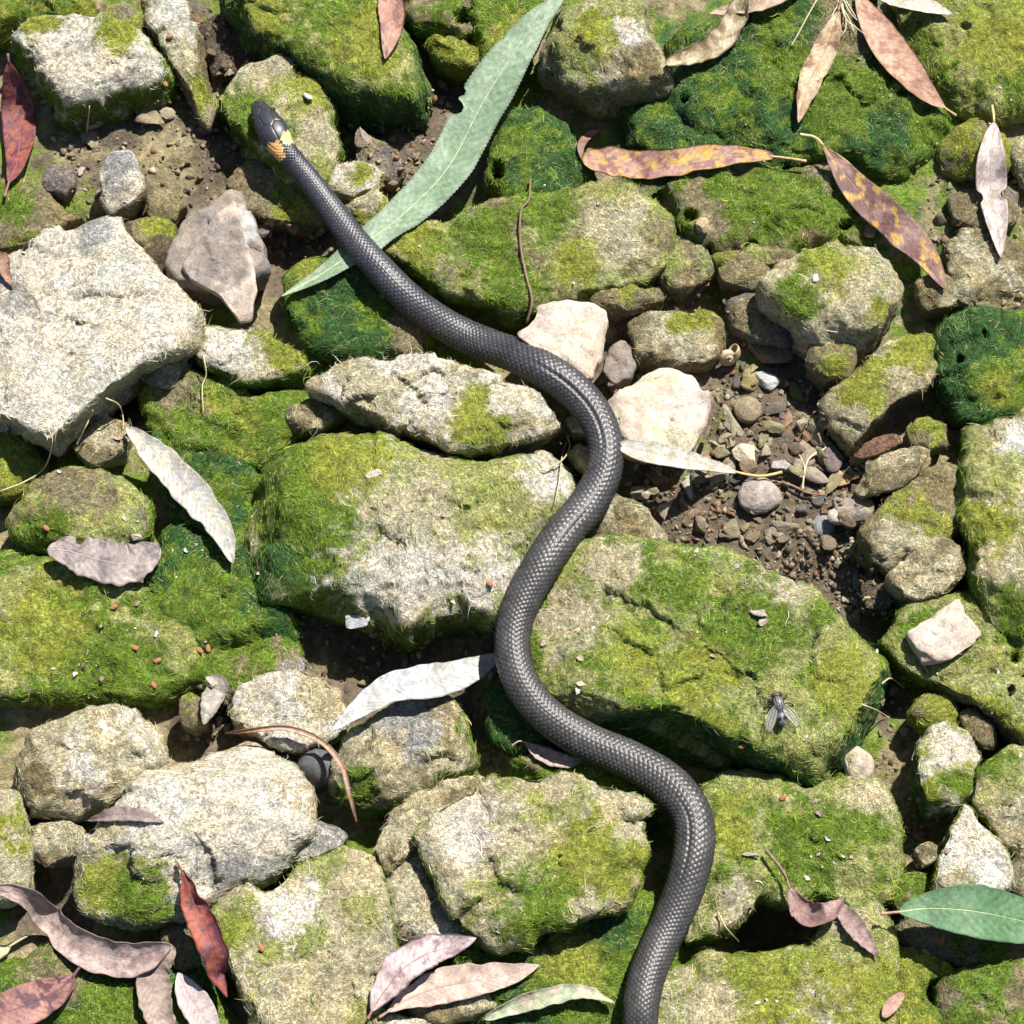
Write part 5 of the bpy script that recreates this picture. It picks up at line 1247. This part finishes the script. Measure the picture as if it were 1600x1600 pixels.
# ------------------------------------------------------------------ husks and seeds fallen on everything
def husk_mesh(seed, col):
    r = np.random.default_rng(seed)
    n, m = 9, 5
    t = np.linspace(0, 1, n); k = np.linspace(-1, 1, m)
    w_ = 0.32 * np.sin(np.pi * np.clip(t, 0.02, 0.98)) ** 0.7 * r.uniform(0.6, 1.2)
    bend = r.uniform(-0.5, 0.5)
    G = np.stack([np.broadcast_to((t - 0.5)[:, None] * 2, (n, m)), w_[:, None] * k[None] * 2 + bend * ((t - 0.5) ** 2)[:, None] * 2, 0.25 * (k[None] ** 2) * w_[:, None] * 2 + 0.35 * r.uniform(0, 1) * np.sin(np.pi * t)[:, None]], -1)
    G = G + 0.08 * r.normal(size=G.shape)
    V = np.concatenate([G.reshape(-1, 3), G.reshape(-1, 3) - np.array([0, 0, 0.12])])
    F = grid_faces(n, m)[:, ::-1]
    c = np.array(col) * r.uniform(0.75, 1.15, (len(V), 1))
    return mesh_from('husk', V, [F, F[:, ::-1] + n * m], c, M_BIT, smooth=True)
HC = [(0.42, 0.38, 0.33), (0.52, 0.49, 0.44), (0.33, 0.25, 0.20), (0.44, 0.39, 0.26), (0.22, 0.16, 0.13)]
HN5 = ['pale grey', 'white', 'light brown', 'straw', 'dark brown']
HMS = [husk_mesh(70 + k, HC[k % 5]) for k in range(15)]
ZONES = [((0, 860, 450, 1090), 60, 'husk fallen on the green bed at the left edge', 'husks on the left algae bed'),
         ((850, 860, 1370, 1160), 60, 'husk lying on the massive green boulder', 'husks on the massive boulder'),
         ((1050, 1240, 1400, 1600), 50, 'husk on the mossy rocks right of the tail', 'husks right of the tail'),
         ((1050, 20, 1590, 400), 45, 'husk on the green blanket at the top right', 'husks on the top right blanket'),
         ((480, 690, 850, 940), 22, 'husk on the central boulder', 'husks on the central boulder'),
         ((590, 290, 1040, 470), 18, 'husk on the big olive-green rock', 'husks on the olive-green rock'),
         ((1400, 1050, 1600, 1330), 18, 'husk among the stones at the right edge', 'husks at the right edge'),
         ((20, 650, 400, 850), 22, 'husk on the mossy stones around the silvery leaf', 'husks around the silvery leaf')]
for (x0, y0, x1, y1), cnt, lab, grp in ZONES:
    hub = np.stack([rng.uniform(x0, x1, 7), rng.uniform(y0, y1, 7)], 1)
    for k in range(int(cnt * 0.7)):
        hc = hub[rng.integers(7)] + rng.normal(0, 38, 2)
        mi = int(rng.integers(len(HMS)))
        o = tag(link('husk', HMS[mi]), 'tiny ' + HN5[mi % 5] + ' ' + lab, 'husk', grp)
        sz = 1.8 + 5.0 * rng.random() ** 2.2
        place(o, float(np.clip(hc[0], x0, x1)), float(np.clip(hc[1], y0, y1)), sz, sz, rng.uniform(0, 360), lift=0.12, zs=sz, tiltx=rng.normal(0, 0.35), tilty=rng.normal(0, 0.35))
SEEDM = stone_mesh('seed', 33, flat=0.7, cuts=0, res=(8, 12), col=(0.42, 0.19, 0.09))
for x, y, where in [(72, 825, 'on the round dry-mossed stone'), (178, 948, 'on the left algae bed, the upper one'), (312, 1016, 'near the dark green mound, left of a pair'), (325, 1013, 'near the dark green mound, right of a pair'), (240, 1070, 'on the left algae bed, the lowest one'), (210, 1012, 'in the middle of the left algae bed'), (246, 1032, 'on the right part of the left algae bed'),
                    (408, 1481, 'on the pale angular rock at the bottom'), (1224, 1246, 'in the shade below the massive boulder'), (265, 57, 'on the narrow slanting stone'), (258, 131, 'in the dark gap below the narrow slanting stone'), (1437, 1250, 'beside the brightly lit cream stone'), (1472, 1470, 'under the broad dark green leaf, the upper one'), (1447, 1488, 'under the broad dark green leaf, the lower one'), (1160, 1166, 'at the shaded edge of the massive boulder'), (765, 912, 'on the bare face of the central boulder')]:
    o = tag(link('seed', SEEDM), 'orange-brown seed ' + where, 'seed')
    place(o, x, y, 6.5, 4.2, rng.uniform(0, 180), lift=0.6, zs=4)
